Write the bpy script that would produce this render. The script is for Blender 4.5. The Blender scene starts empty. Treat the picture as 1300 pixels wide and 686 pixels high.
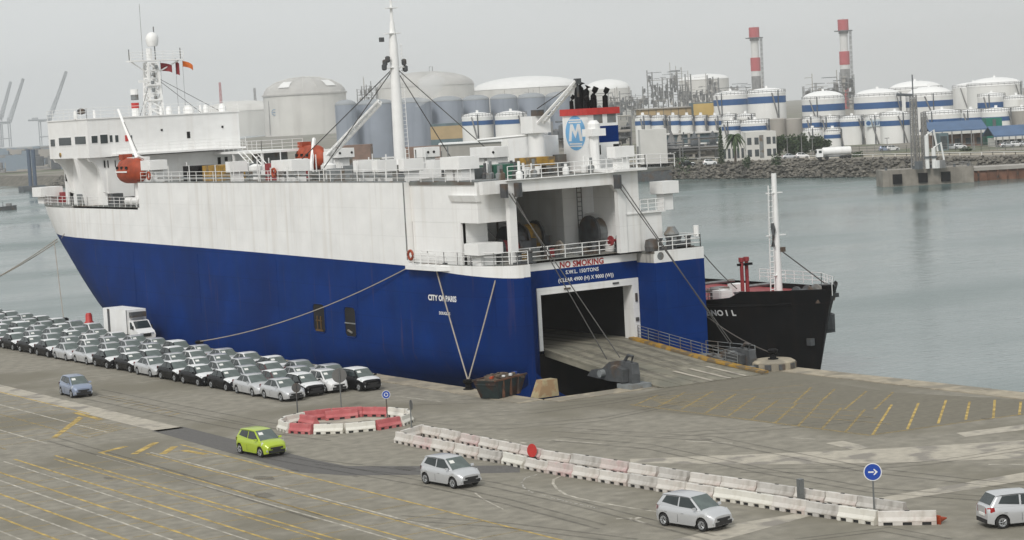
import bpy, math, random
import numpy as np
from mathutils import Vector, Matrix
random.seed(7)
SC = bpy.context.scene
COL = SC.collection
R = math.radians
# ------------------------------------------------------------------ camera
# world: X runs along the ship's transom (to starboard), Y from stern to bow, Z = 0 on the quay
F_PX = 2660.0
EYE = Vector((-85.70, -127.37, 21.5))
PITCH, ROLL, YAW = math.atan2(205, F_PX), math.atan(0.055), R(33.0)
def _loc(v):
    b = (-math.sin(YAW), math.cos(YAW)); t = (math.cos(YAW), math.sin(YAW))
    return Vector((v[0]*t[0]+v[1]*t[1], v[0]*b[0]+v[1]*b[1], v[2]))
_cp, _sp, _c, _s = math.cos(PITCH), math.sin(PITCH), math.cos(ROLL), math.sin(ROLL)
FWD = _loc((0, _cp, -_sp)); _up = _loc((0, _sp, _cp)); _r = _loc((1, 0, 0))
IX = _c*_r - _s*_up
ID = -_s*_r - _c*_up
cam = bpy.data.cameras.new('camera'); camo = bpy.data.objects.new('camera', cam); COL.objects.link(camo)
camo.matrix_world = Matrix(((IX[0], -ID[0], -FWD[0], EYE[0]), (IX[1], -ID[1], -FWD[1], EYE[1]), (IX[2], -ID[2], -FWD[2], EYE[2]), (0, 0, 0, 1)))
cam.sensor_width = 36; cam.lens = 36*F_PX/1300; cam.clip_start = 1; cam.clip_end = 20000
SC.camera = camo
# ------------------------------------------------------------------ light
SUN_EL, SUN_AZ = R(42), _loc((-0.35, -0.94, 0))
wd = bpy.data.worlds.new('World'); SC.world = wd; wd.use_nodes = True
nt = wd.node_tree; bg = nt.nodes['Background']
sky = nt.nodes.new('ShaderNodeTexSky'); sky.sky_type = 'NISHITA'; sky.sun_disc = False
sky.sun_elevation = SUN_EL; sky.sun_rotation = math.atan2(SUN_AZ[0], SUN_AZ[1]); sky.dust_density = 4; sky.air_density = 1
hs = nt.nodes.new('ShaderNodeHueSaturation'); hs.inputs['Saturation'].default_value = 0.06
mx = nt.nodes.new('ShaderNodeMix'); mx.data_type = 'RGBA'; mx.inputs[0].default_value = 0.85
mx.inputs[7].default_value = (6.4, 6.62, 6.62, 1)          # even overcast cloud
nt.links.new(sky.outputs[0], hs.inputs['Color']); nt.links.new(hs.outputs[0], mx.inputs[6])
tcs = nt.nodes.new('ShaderNodeTexCoord'); mps = nt.nodes.new('ShaderNodeMapping'); mps.inputs['Scale'].default_value = (1.5, 1.5, 5.0); nzs = nt.nodes.new('ShaderNodeTexNoise'); nzs.inputs['Scale'].default_value = 2.2; nzs.inputs['Detail'].default_value = 5
mrs = nt.nodes.new('ShaderNodeMapRange'); mrs.inputs[1].default_value = .3; mrs.inputs[2].default_value = .7; mrs.inputs[3].default_value = .95; mrs.inputs[4].default_value = 1.05
mul = nt.nodes.new('ShaderNodeVectorMath'); mul.operation = 'SCALE'          # thin layered cloud in the overcast
nt.links.new(tcs.outputs['Generated'], mps.inputs[0]); nt.links.new(mps.outputs[0], nzs.inputs['Vector']); nt.links.new(nzs.outputs['Fac'], mrs.inputs[0]); nt.links.new(mx.outputs[2], mul.inputs[0]); nt.links.new(mrs.outputs[0], mul.inputs['Scale'])
nt.links.new(mul.outputs[0], bg.inputs['Color']); bg.inputs['Strength'].default_value = 0.10
sl = bpy.data.lights.new('sun', 'SUN'); sl.energy = 1.5; sl.angle = R(14); sl.color = (1, .96, .9)
so = bpy.data.objects.new('sun', sl); COL.objects.link(so)
_d = Vector((SUN_AZ[0]*math.cos(SUN_EL), SUN_AZ[1]*math.cos(SUN_EL), math.sin(SUN_EL)))
so.rotation_euler = _d.to_track_quat('Z', 'Y').to_euler(); so.location = (-80, -80, 120)
SC.view_settings.view_transform = 'Standard'; SC.view_settings.look = 'None'
SC.view_settings.exposure = 0.25; SC.view_settings.gamma = 1
SC.cycles.volume_bounces = 3; SC.cycles.max_bounces = 6
HAZE_DENSITY = 0.00014
# ------------------------------------------------------------------ pixel helpers: where a sight line meets a real plane
def ray(x, y): return IX*(x-650)+ID*(y-343)+FWD*F_PX
def _hit(x, y, ax, val):
    d = ray(x, y); return EYE+d*((val-EYE[ax])/d[ax])
def onZ(x, y, z=0.0): return _hit(x, y, 2, z)
def onX(x, y, v): return _hit(x, y, 0, v)
def onY(x, y, v): return _hit(x, y, 1, v)
def atD(x, y, D): return EYE+ray(x, y)*(D/F_PX)
def scale_at(p): return F_PX/((Vector(p)-EYE).dot(FWD))
# ------------------------------------------------------------------ mesh helper
class M:
    def __init__(s): s.v = []; s.f = []; s.m = []; s.cur = 0
    def add(s, vs, fs):
        n = len(s.v); s.v += [tuple(p) for p in vs]; s.f += [tuple(i+n for i in f) for f in fs]; s.m += [s.cur]*len(fs); return s
    def mat(s, i): s.cur = i; return s
    def box(s, x0, x1, y0, y1, z0, z1):
        return s.add([(x0,y0,z0),(x1,y0,z0),(x1,y1,z0),(x0,y1,z0),(x0,y0,z1),(x1,y0,z1),(x1,y1,z1),(x0,y1,z1)],
                     [(3,2,1,0),(4,5,6,7),(0,1,5,4),(1,2,6,5),(2,3,7,6),(3,0,4,7)])
    def rbox(s, c, size, ang=0.0, z0=None):
        hx, hy = size[0]/2, size[1]/2; ca, sa = math.cos(ang), math.sin(ang)
        q = [(c[0]+x*ca-y*sa, c[1]+x*sa+y*ca) for x, y in ((-hx,-hy),(hx,-hy),(hx,hy),(-hx,hy))]
        return s.prism(q, c[2], c[2]+size[2])
    def prism(s, q, z0, z1, top=None):
        n = len(q); top = top or q
        return s.add([(x,y,z0) for x,y in q]+[(x,y,z1) for x,y in top],
                     [tuple(range(n-1,-1,-1)), tuple(range(n,2*n))]+[(i,(i+1)%n,(i+1)%n+n,i+n) for i in range(n)])
    def ext(s, q, vec):
        n = len(q); vec = Vector(vec)
        return s.add([tuple(p) for p in q]+[tuple(Vector(p)+vec) for p in q],
                     [tuple(range(n-1,-1,-1)), tuple(range(n,2*n))]+[(i,(i+1)%n,(i+1)%n+n,i+n) for i in range(n)])
    def poly(s, *q): return s.add(q, [tuple(range(len(q)))])
    def tube(s, pts, r, n=6, r2=None, caps=True):
        pts = [Vector(p) for p in pts]; k = len(pts); rings = []
        for i, p in enumerate(pts):
            d = (pts[min(i+1,k-1)]-pts[max(i-1,0)]).normalized()
            a = d.orthogonal().normalized() if abs(d.z) > .95 else d.cross(Vector((0,0,1))).normalized()
            b = d.cross(a); rr = r if r2 is None else r+(r2-r)*i/(k-1)
            rings += [p+a*rr*math.cos(6.2832*j/n)+b*rr*math.sin(6.2832*j/n) for j in range(n)]
        fs = [(i*n+j, i*n+(j+1)%n, (i+1)*n+(j+1)%n, (i+1)*n+j) for i in range(k-1) for j in range(n)]
        if caps: fs += [tuple(range(n-1,-1,-1)), tuple(range((k-1)*n, k*n))]
        return s.add(rings, fs)
    def lathe(s, prof, c=(0,0,0), n=16, axis='Z', cap=True):
        vs = []
        for r, z in prof:
            for j in range(n):
                a = 6.2832*j/n; x, y = r*math.cos(a), r*math.sin(a)
                p = (x,y,z) if axis == 'Z' else ((z,x,y) if axis == 'X' else (y,z,x))
                vs.append((c[0]+p[0], c[1]+p[1], c[2]+p[2]))
        k = len(prof)
        fs = [(i*n+j, i*n+(j+1)%n, (i+1)*n+(j+1)%n, (i+1)*n+j) for i in range(k-1) for j in range(n)]
        if cap: fs += [tuple(range(n-1,-1,-1)), tuple(range((k-1)*n, k*n))]
        return s.add(vs, fs)
    def grid(s, rows, close=False):
        n = len(rows[0]); vs = [p for r in rows for p in r]
        fs = []
        for i in range(len(rows)-1):
            for j in range(n-1 if not close else n):
                fs.append((i*n+j, i*n+(j+1)%n, (i+1)*n+(j+1)%n, (i+1)*n+j))
        return s.add(vs, fs)
    def rail(s, pts, h=1.05, r=.035, step=1.5, bars=3):
        pts = [Vector(p) for p in pts]
        for a, b in zip(pts[:-1], pts[1:]):
            k = max(1, round((b-a).length/step))
            for i in range(k+1):
                p = a+(b-a)*i/k; s.tube([p, p+Vector((0,0,h))], r, 4)
            for j in range(bars):
                z = Vector((0,0,h*(j+1)/bars)); s.tube([a+z, b+z], r*.8, 4)
        return s
    def lattice(s, a, b, w0, w1, r, n=8):
        a, b = Vector(a), Vector(b); d = (b-a).normalized()
        u = d.orthogonal().normalized() if abs(d.z) < .95 else Vector((1,0,0)); v = d.cross(u)
        def c(i, q): 
            w = w0+(w1-w0)*i/n; k = ((1,1),(1,-1),(-1,-1),(-1,1))[q % 4]
            return a+(b-a)*i/n+u*w/2*k[0]+v*w/2*k[1]
        for q in range(4):
            s.tube([c(0,q), c(n,q)], r, 4)
            for i in range(n): s.tube([c(i,q), c(i+1,q+1)], r*.6, 3)
            for i in range(n+1): s.tube([c(i,q), c(i,q+1)], r*.6, 3)
        return s
    def mk(s, name, mats, parent=None, smooth=False, kind=None):
        me = bpy.data.meshes.new(name); me.from_pydata(s.v, [], s.f)
        for m in (mats if isinstance(mats, (list, tuple)) else [mats]): me.materials.append(m)
        me.polygons.foreach_set('material_index', s.m)
        if smooth:
            me.polygons.foreach_set('use_smooth', [True]*len(s.f)); me.set_sharp_from_angle(angle=R(38))
        me.update(); return link(name, me, parent, kind)
def wmat(o):
    return (wmat(o.parent) @ o.matrix_parent_inverse if o.parent else Matrix()) @ o.matrix_basis
def link(name, data, parent=None, kind=None):
    o = bpy.data.objects.new(name, data); COL.objects.link(o)
    if parent: o.parent = parent; o.matrix_parent_inverse = wmat(parent).inverted()
    if kind: o['kind'] = kind
    return o
def tag(o, label, cat, group=None):
    o['label'] = label; o['category'] = cat
    if group: o['group'] = group
    return o
def thing(name, label, cat, loc=(0,0,0), rz=0.0, group=None):
    o = bpy.data.objects.new(name, None); COL.objects.link(o); o.location = loc; o.rotation_euler = (0,0,rz)
    o.empty_display_size = .3
    return tag(o, label, cat, group)
KIDS = {}
def freeze(root):
    def walk(o): KIDS[o.as_pointer()] = list(o.children); [walk(c) for c in o.children]
    walk(root)
def copy_tree(o, parent=None, skip=()):
    c = o.copy(); COL.objects.link(c)
    if parent: c.parent = parent
    for k in KIDS.get(o.as_pointer(), ()):
        if k.name.split('.')[0] not in skip: copy_tree(k, c)
    return c
def txt(body, size, org, xd, yd, m, parent, name='lettering', align='CENTER', thick=.012, space=1.0, bold=.02):
    cu = bpy.data.curves.new(name, 'FONT'); cu.body = body; cu.size = size; cu.align_x = align; cu.extrude = thick
    cu.space_character = space; cu.offset = bold*size; cu.resolution_u = 3
    tmp = bpy.data.objects.new('tmp', cu); COL.objects.link(tmp)
    bpy.context.view_layer.update()
    me = bpy.data.meshes.new_from_object(tmp.evaluated_get(bpy.context.evaluated_depsgraph_get()))
    bpy.data.objects.remove(tmp)
    xd, yd = Vector(xd).normalized(), Vector(yd).normalized(); zd = xd.cross(yd)
    me.transform(Matrix(((xd[0],yd[0],zd[0],org[0]),(xd[1],yd[1],zd[1],org[1]),(xd[2],yd[2],zd[2],org[2]),(0,0,0,1))))
    me.materials.clear(); me.materials.append(m); me.name = name
    return link(name, me, parent)
# ------------------------------------------------------------------ materials
def pm(name, col, rough=.6, metal=0.0, var=.12, scale=2.0, streak=0.0, dirt=(.2,.14,.1), sscale=(1.2,1.2,.05), bump=0.0, patch=0.0, pscale=.25, pcol=None, coat=0.0, alpha_wear=0.0, spec=.5, plates=None, rust=0.0, alpha=1.0):
    m = bpy.data.materials.new(name); m.use_nodes = True; n = m.node_tree.nodes; L = m.node_tree.links
    b = n['Principled BSDF']; b.inputs['Roughness'].default_value = rough; b.inputs['Metallic'].default_value = metal
    b.inputs['Specular IOR Level'].default_value = spec
    if coat: b.inputs['Coat Weight'].default_value = coat; b.inputs['Coat Roughness'].default_value = .08
    tc = n.new('ShaderNodeTexCoord'); co = tc.outputs['Object']
    def noise(sc, det=4, vec=None):
        q = n.new('ShaderNodeTexNoise'); q.inputs['Scale'].default_value = sc; q.inputs['Detail'].default_value = det
        L.new(vec or co, q.inputs['Vector']); return q.outputs['Fac']
    def ramp(f, a, c2):
        q = n.new('ShaderNodeMapRange'); q.inputs[1].default_value = a; q.inputs[2].default_value = c2; L.new(f, q.inputs[0]); return q.outputs[0]
    def mix(fac, A, Bc, typ='MIX'):
        q = n.new('ShaderNodeMix'); q.data_type = 'RGBA'; q.blend_type = typ
        if isinstance(fac, float): q.inputs[0].default_value = fac
        else: L.new(fac, q.inputs[0])
        for i, x in ((6, A), (7, Bc)):
            if isinstance(x, (tuple, list)): q.inputs[i].default_value = (*x[:3], 1)
            else: L.new(x, q.inputs[i])
        return q.outputs[2]
    lo = tuple(c*(1-var) for c in col); hi = tuple(min(1, c*(1+var)) for c in col)
    out = mix(ramp(noise(scale), .3, .7), lo, hi) if var else col
    if patch: out = mix(ramp(noise(pscale, 5), .5, .75-.2*patch), out, pcol or tuple(c*.7 for c in col))
    if plates:      # welded plates: each a slightly different tone with a fine seam
        sp_ = n.new('ShaderNodeSeparateXYZ'); cb = n.new('ShaderNodeCombineXYZ'); L.new(co, sp_.inputs[0]); ad = n.new('ShaderNodeMath'); L.new(sp_.outputs[0], ad.inputs[0]); L.new(sp_.outputs[1], ad.inputs[1]); L.new(ad.outputs[0], cb.inputs[0]); L.new(sp_.outputs[2], cb.inputs[1])
        br = n.new('ShaderNodeTexBrick'); L.new(cb.outputs[0], br.inputs['Vector']); br.inputs['Scale'].default_value = 1; br.inputs['Brick Width'].default_value = plates[0]; br.inputs['Row Height'].default_value = plates[1]; br.inputs['Mortar Size'].default_value = .035
        d_ = plates[2]; br.inputs['Color1'].default_value = (1-d_,1-d_,1-d_,1); br.inputs['Color2'].default_value = (1,1,1,1); br.inputs['Mortar'].default_value = (1-2.2*d_,)*3+(1,)
        out = mix(1.0, out, br.outputs['Color'], 'MULTIPLY')
    if streak:
        mp = n.new('ShaderNodeMapping'); mp.inputs['Scale'].default_value = sscale; L.new(co, mp.inputs[0])
        f = ramp(noise(1.0, 6, mp.outputs[0]), .52, .8)
        q = n.new('ShaderNodeMath'); q.operation = 'MULTIPLY'; L.new(f, q.inputs[0]); q.inputs[1].default_value = streak
        out = mix(q.outputs[0], out, dirt)
    if rust:
        mp = n.new('ShaderNodeMapping'); mp.inputs['Scale'].default_value = (1.6,1.6,.10); mp.inputs['Location'].default_value = (3,7,1); L.new(co, mp.inputs[0])
        q = n.new('ShaderNodeMath'); q.operation = 'MULTIPLY'; L.new(ramp(noise(1.0, 8, mp.outputs[0]), .62, .82), q.inputs[0]); q.inputs[1].default_value = rust; out = mix(q.outputs[0], out, (.15,.075,.035))
    if isinstance(out, tuple): b.inputs['Base Color'].default_value = (*out[:3], 1)
    else: L.new(out, b.inputs['Base Color'])
    if bump:
        q = n.new('ShaderNodeBump'); q.inputs['Strength'].default_value = bump; q.inputs['Distance'].default_value = .05
        L.new(noise(scale*6), q.inputs['Height']); L.new(q.outputs[0], b.inputs['Normal'])
    if alpha_wear:
        q = n.new('ShaderNodeMapRange'); q.inputs[1].default_value = .3+alpha_wear*.25; q.inputs[2].default_value = (.42 if alpha == 1 else .62)+alpha_wear*.25; q.inputs[3].default_value = 0 if alpha == 1 else alpha*.5; q.inputs[4].default_value = alpha; L.new(noise(3.0 if alpha == 1 else 1.2, 6), q.inputs[0]); L.new(q.outputs[0], b.inputs['Alpha'])
    return m
MT = dict(
 asphalt = pm('asphalt', (.240,.222,.182), .9, 0, .20, 1.1, streak=.35, dirt=(.17,.155,.125), sscale=(.35,.04,.4), bump=.25, patch=.7, pscale=.07, pcol=(.175,.160,.122)),
 concrete = pm('pale_concrete', (.42,.385,.32), .9, 0, .15, 1.5, patch=.8, pscale=.4, pcol=(.25,.23,.2), bump=.2),
 coping = pm('coping_concrete', (.36,.315,.24), .9, 0, .2, 1.2, patch=.9, pscale=.35, pcol=(.25,.225,.18), bump=.3),
 patch = pm('dark_asphalt', (.115,.11,.105), .9, 0, .12, 3, bump=.2),
 quaywall = pm('quay_wall_concrete', (.12,.11,.095), .9, 0, .3, .8, bump=.4),
 yellow = pm('yellow_road_paint', (.58,.41,.12), .8, 0, .2, 1.2, alpha_wear=.1, alpha=.85),
 yfaint = pm('faint_yellow_paint', (.45,.33,.12), .8, 0, .2, 1.2, alpha_wear=.05, alpha=.6),
 wline = pm('white_road_paint', (.60,.56,.48), .8, 0, .15, 1.2, alpha_wear=.15, alpha=.8),
 blue = pm('blue_hull_paint', (.0010,.029,.165), .55, 0, .16, .35, streak=.35, dirt=(.008,.045,.14), sscale=(1.1,1.1,.05), patch=.4, pscale=.1, pcol=(.002,.022,.125), bump=.05, spec=.06, rust=.35, plates=(7.5,2.3,.09)),
 white = pm('white_ship_paint', (.83,.83,.82), .5, 0, .05, .5, streak=.55, dirt=(.6,.56,.5), sscale=(1.3,1.3,.05), spec=.3, rust=.22, plates=(7.5,2.3,.03)),
 white2 = pm('clean_white_paint', (.84,.84,.83), .5, 0, .04, 1.0, streak=.25, dirt=(.55,.5,.44)),
 greydeck = pm('deck_paint', (.16,.17,.16), .8, 0, .25, 1.0, patch=.5, pcol=(.12,.09,.07)),
 dgrey = pm('dark_machinery_grey', (.075,.08,.085), .55, .1, .3, 1.5, patch=.5, pscale=.8, pcol=(.1,.07,.05)),
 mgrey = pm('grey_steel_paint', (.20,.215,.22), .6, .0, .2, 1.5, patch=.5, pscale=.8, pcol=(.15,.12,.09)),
 black = pm('black_paint', (.005,.005,.006), .6, 0, .3, .6, streak=.3, dirt=(.03,.018,.012), spec=.15),
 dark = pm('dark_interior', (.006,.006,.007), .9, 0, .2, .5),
 glass = pm('dark_window_glass', (.03,.04,.042), .06, 0, .2, 1.0),
 windscreen = pm('windscreen_glass', (.10,.125,.12), .06, 0, .25, 1.5), tanglass = pm('dull_window_glass', (.06,.07,.075), .2, 0, .2, 1.0),
 orange = pm('orange_lifeboat_paint', (.34,.05,.013), .6, 0, .3, 1.5, streak=.4, dirt=(.3,.06,.03)),
 red = pm('red_paint', (.5,.035,.03), .5, 0, .15, 2), dred = pm('dull_red_paint', (.27,.03,.035), .6, 0, .2, 1.5),
 wire = pm('steel_wire', (.07,.068,.065), .6, .3, .1), rope = pm('mooring_rope', (.36,.32,.27), .9, 0, .1), drope = pm('dark_mooring_rope', (.10,.09,.08), .9, 0, .1),
 ramp = pm('ramp_steel', (.225,.21,.165), .8, 0, .3, 1.2, streak=.9, dirt=(.10,.09,.075), sscale=(1.8,.10,.5), patch=.6, pscale=.3, pcol=(.17,.165,.13), bump=.2),
 rampy = pm('ramp_yellow_paint', (.36,.21,.035), .8, 0, .3, 1.5, patch=.9, pscale=1, pcol=(.16,.12,.07)),
 tyre = pm('tyre_rubber', (.018,.018,.018), .85, 0, .1), rim = pm('silver_wheel', (.42,.43,.44), .35, .6, .08),
 film = pm('white_protective_film', (.72,.73,.74), .45, 0, .05, 3.0), lamp = pm('headlamp_lens', (.55,.57,.58), .12, .2, .1, 8),
 tlamp = pm('tail_lamp_lens', (.35,.02,.02), .2, 0, .1), trim = pm('black_plastic_trim', (.018,.018,.019), .6, 0, .1), paper = pm('white_paper', (.75,.75,.72), .8, 0, .03),
 bwhite = pm('weathered_white_plastic', (.60,.57,.53), .6, 0, .08, 2, streak=.6, dirt=(.36,.32,.27), sscale=(2,2,.5), patch=.5, pscale=1.2, pcol=(.50,.43,.39)),
 bpink = pm('pinkish_weathered_plastic', (.56,.49,.46), .7, 0, .1, 2, streak=.6, dirt=(.36,.28,.26), sscale=(2,2,.5), patch=.7, pscale=1.0, pcol=(.5,.34,.33)), bgrey = pm('greyed_weathered_plastic', (.50,.48,.45), .7, 0, .1, 2, streak=.8, dirt=(.28,.26,.23), sscale=(2,2,.5), patch=.6, pscale=1.3, pcol=(.38,.35,.32)),
 bclean = pm('clean_white_plastic', (.68,.66,.60), .55, 0, .06, 2, patch=.4, pscale=1.0, pcol=(.5,.47,.4)),
 bred = pm('faded_red_plastic', (.46,.115,.12), .55, 0, .12, 2, patch=.6, pscale=1.5, pcol=(.50,.16,.16)),
 steel = pm('galvanised_steel', (.20,.21,.21), .5, .5, .1), sblue = pm('sign_blue', (.01,.06,.36), .4, 0, .03), swhite = pm('sign_white', (.75,.75,.75), .5, 0, .03), sback = pm('sign_back_grey', (.17,.17,.165), .6, .3, .1),
 rust = pm('rusty_steel', (.13,.06,.035), .9, 0, .4, 1.5, patch=.7, pscale=.9, pcol=(.05,.04,.035)), rubble = pm('rubble', (.13,.10,.075), .95, 0, .5, 3),
 skipm = pm('dark_teal_skip_paint', (.018,.032,.034), .8, 0, .4, 1.2, patch=.8, pscale=.9, pcol=(.045,.022,.016)),
)
def carpaint(n, c, metal=.3, rough=.32): return pm(n, c, rough, metal, .02, 1.0, coat=.35 if sum(c) > .1 else .04, spec=.5 if sum(c) > .1 else .15)
PAINT = dict(silver=carpaint('silver_car_paint', (.56,.57,.585), .38), dark=carpaint('dark_grey_car_paint', (.006,.006,.0075), .0), black=carpaint('black_car_paint', (.005,.005,.006), 0),
 maroon=carpaint('maroon_car_paint', (.085,.025,.028), .2), white=carpaint('white_car_paint', (.74,.74,.74), 0), lime=carpaint('lime_green_car_paint', (.40,.52,.035), .1), blue=carpaint('pale_blue_car_paint', (.27,.32,.43), .4), grey=carpaint('mid_grey_car_paint', (.16,.165,.175), .4))
# ------------------------------------------------------------------ setting: water, quay, markings
def water_mat():
    m = bpy.data.materials.new('harbour_water'); m.use_nodes = True; n = m.node_tree.nodes; L = m.node_tree.links; b = n['Principled BSDF']
    b.inputs['Base Color'].default_value = (.10,.145,.14,1); b.inputs['Roughness'].default_value = .16; b.inputs['IOR'].default_value = 1.33
    tc = n.new('ShaderNodeTexCoord'); mp = n.new('ShaderNodeMapping'); mp.inputs['Scale'].default_value = (.5,.9,1); mp.inputs['Rotation'].default_value = (0,0,R(20)); L.new(tc.outputs['Object'], mp.inputs[0])
    q = n.new('ShaderNodeTexNoise'); q.inputs['Scale'].default_value = .7; q.inputs['Detail'].default_value = 6; L.new(mp.outputs[0], q.inputs['Vector'])
    bu = n.new('ShaderNodeBump'); bu.inputs['Strength'].default_value = .45; bu.inputs['Distance'].default_value = .25; L.new(q.outputs[0], bu.inputs['Height']); L.new(bu.outputs[0], b.inputs['Normal'])
    q2 = n.new('ShaderNodeTexNoise'); q2.inputs['Scale'].default_value = .02; q2.inputs['Detail'].default_value = 5; L.new(mp.outputs[0], q2.inputs['Vector'])
    mr = n.new('ShaderNodeMapRange'); mr.inputs[1].default_value = .35; mr.inputs[2].default_value = .65; mr.inputs[3].default_value = .06; mr.inputs[4].default_value = .34; L.new(q2.outputs[0], mr.inputs[0]); L.new(mr.outputs[0], b.inputs['Roughness'])
    return m
WZ = -2.5
M().poly((-4200,-4200,WZ), (4200,-4200,WZ), (4200,4200,WZ), (-4200,4200,WZ)).mk('water', water_mat(), kind='structure')
CZ = .004
QA = -0.9; QC = 21.6           # quay edges beside the port side and right of the ramp corner
q = M().prism([(-600,-500),(QC,-500),(QC,0),(QA,0),(QA,900),(-600,900)], -6, 0)
q.m = [1]*len(q.m); q.m[1] = 0
quay = q.mk('quay', [MT['asphalt'], MT['quaywall']], kind='structure')
def sheet(name, pts, mat, lev=1, parent=quay):
    return M().poly(*[(p[0],p[1],CZ*lev) for p in pts]).mk(name, mat, parent)
def strip(name, a, b, w, mat, lev=1):
    a, b = Vector((a[0],a[1],0)), Vector((b[0],b[1],0)); d = (b-a).normalized(); u = Vector((-d.y,d.x,0))*w/2
    return sheet(name, [a+u, a-u, b-u, b+u], mat, lev)
# coping along the edges, as separate cast stones
def coping(a, b, w, nrm):
    a, b = Vector((*a,0)), Vector((*b,0)); L = (b-a).length; k = int(L/3.0); nrm = Vector((*nrm,0))
    for i in range(k):
        p, q2 = a+(b-a)*(i/k)+(b-a).normalized()*.02, a+(b-a)*((i+1)/k)-(b-a).normalized()*.02
        ww = w+random.uniform(-.08,.08); z = .05+random.uniform(-.012,.012)
        c = [p, q2, q2+nrm*ww, p+nrm*ww]
        if (c[1]-c[0]).cross(c[2]-c[1]).z < 0: c.reverse()
        M().prism([(v.x,v.y) for v in c], -.3, z).mk('coping_stone', MT['coping'], quay)
coping((QA+.04,-.0),(QA+.04,130), 2.2, (-1,0)); coping((QA+.05,-.04),(QC,-.04), 1.9, (0,-1)); coping((QC+.04,-2.0),(QC+.04,-62), 2.3, (-1,0))
# yard lines (long, parallel to the berth)
for x, y0, y1, w, m in ((-28.3,3.5,-60,.22,'yellow'),(-31.1,2,-60,.22,'wline'),(-31.45,2,-60,.16,'yellow'),(-33.5,5.2,-60,.2,'yellow'),(-34.1,4,-60,.2,'wline'),(-36.1,6.5,-60,.22,'yellow'),(-36.7,5,-60,.16,'yellow'),
        (-38.6,7.4,-60,.24,'yellow'),(-39.45,7,-60,.16,'wline'),(-41.2,6,-60,.24,'yellow'),(-42.3,5,-60,.2,'wline'),(-44.0,4,-60,.24,'yellow'),(-45.2,4,-60,.18,'wline'),(-46.7,4,-60,.24,'yellow'),(-48.1,4,-60,.18,'wline'),(-49.5,4,-60,.24,'yellow'),(-52.2,4,-60,.24,'yellow'),(-26.6,46,24,.25,'yellow'),
        (-29.5,44,13,.2,'wline'),(-31.5,40,12,.2,'yfaint'),(-34.5,40,12,.2,'wline'),(-37.5,38,12,.2,'yfaint'),(-40.5,30,12,.2,'yfaint')):
    strip('painted_line', (x,y0), (x,y1), w*.78, MT[m], 2)
for i in range(18):
    y = 1-i*3.6
    for x0, x1 in ((-31.0,-28.4),(-36.0,-34.2),(-41.1,-39.5),(-46.6,-45.3)):
        strip('bay_line', (x0-2.4,y), (x1,y), .13, MT['yfaint'], 1)
for i in range(9): strip('bay_line', (-41,14+i*2.9), (-27.0,14+i*2.9), .14, MT['yfaint'], 1)
# yellow hatch marks at the end of the bays
hat = [onZ(*p) for p in ((100,529),(65,556),(72,556),(106,531))]
sheet('chevron_mark', hat, MT['yellow'], 3); 
for p, r_ in (((95,524),(128,533)),((128,575),(160,567)),((170,577),(198,562)),((206,577),(222,567)),((232,572),(262,577))):
    a, b = onZ(*p), onZ(*r_); strip('chevron_mark', a, b, .5, MT['yellow'], 3)
for i in range(9):
    a, b = onZ(88+i*3.3,536+i*2.4), onZ(120+i*5,531+i*1.2+3); strip('hatch_line', a, b, .16, MT['yfaint'], 3)
for i in range(10):
    a, b = onZ(128+i*9.5,505+i*2.6), onZ(152+i*8.5,503+i*2.4); strip('hatch_line', a, b, .2, MT['yfaint'], 2)
# concrete strips and the dark repair
strip('concrete_strip', (-25.6,120), (-25.85,10.5), 2.0, MT['concrete'], 1)
sheet('dark_asphalt_patch', [onZ(*p) for p in ((192,547),(232,542),(400,584),(440,592),(540,592),(660,591),(660,600),(535,603),(440,604),(380,600),(330,586))], MT['patch'], 1)
sheet('concrete_strip', [onZ(*p) for p in ((800,583),(950,577),(1119,570),(1300,559),(1300,582),(1119,588),(950,590),(800,588))], MT['concrete'], 1)
sheet('concrete_strip', [onZ(*p) for p in ((1300,600),(1300,611),(1112,640),(1026,656),(940,680),(860,700),(800,700),(940,664),(1026,650),(1112,633))], MT['concrete'], 2)
for ps in (((1048,563),(1070,560),(1105,568),(1085,572)),((1214,550),(1300,539),(1300,546),(1226,555))): sheet('concrete_strip', [onZ(*p) for p in ps], MT['concrete'], 2)
sheet('dark_asphalt_patch', [onZ(*p) for p in ((735,515),(900,482),(1000,478),(1130,498),(1300,508),(1300,527),(1265,530),(1154,546),(1104,553),(950,534),(850,524))], pm('repair_asphalt', (.165,.15,.115), .9, 0, .12, 2, streak=.5, dirt=(.22,.2,.15), sscale=(.1,1.2,.3), bump=.2), 1)
# bay marks right of the ramp
for a, b in (((1108,552),(1132,514)),((1152,545),(1166,512)),((1191,538),(1201,508)),((1226,533),(1231,510)),((1261,531),(1263,508)),((1294,527),(1296,510)),
             ((1073,549),(1098,520)),((1043,545),(1068,518)),((1013,541),(1040,513)),((984,537),(1012,512)),((954,533),(988,508)),((925,528),(960,503)),((895,525),(935,500)),((865,520),(905,497)),((835,517),(870,498)),((805,515),(835,502)),((1100,497),(1072,520)),((1134,498),(1110,520)),((1060,494),(1040,512)),((1030,492),(1008,512))):
    strip('bay_line', onZ(*a), onZ(*b), .17, MT['yfaint'] if a[0] < 1100 or a[1] < 500 else MT['yellow'], 2)
pts = [onZ(*p) for p in ((800,514),(950,533),(1104,553),(1154,546),(1300,526))]
for i in range(7):
    f = (i+.5)/7; strip('bay_line', onZ(820+20*f,505+8*f), onZ(1180+110*f,500+6*f) if 0 else onZ(1010+130*f,485+58*f), .13, MT['yfaint'], 3)
for a, b in zip(pts, pts[1:]): strip('bay_line', a, b, .22, MT['yfaint'], 3)
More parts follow.
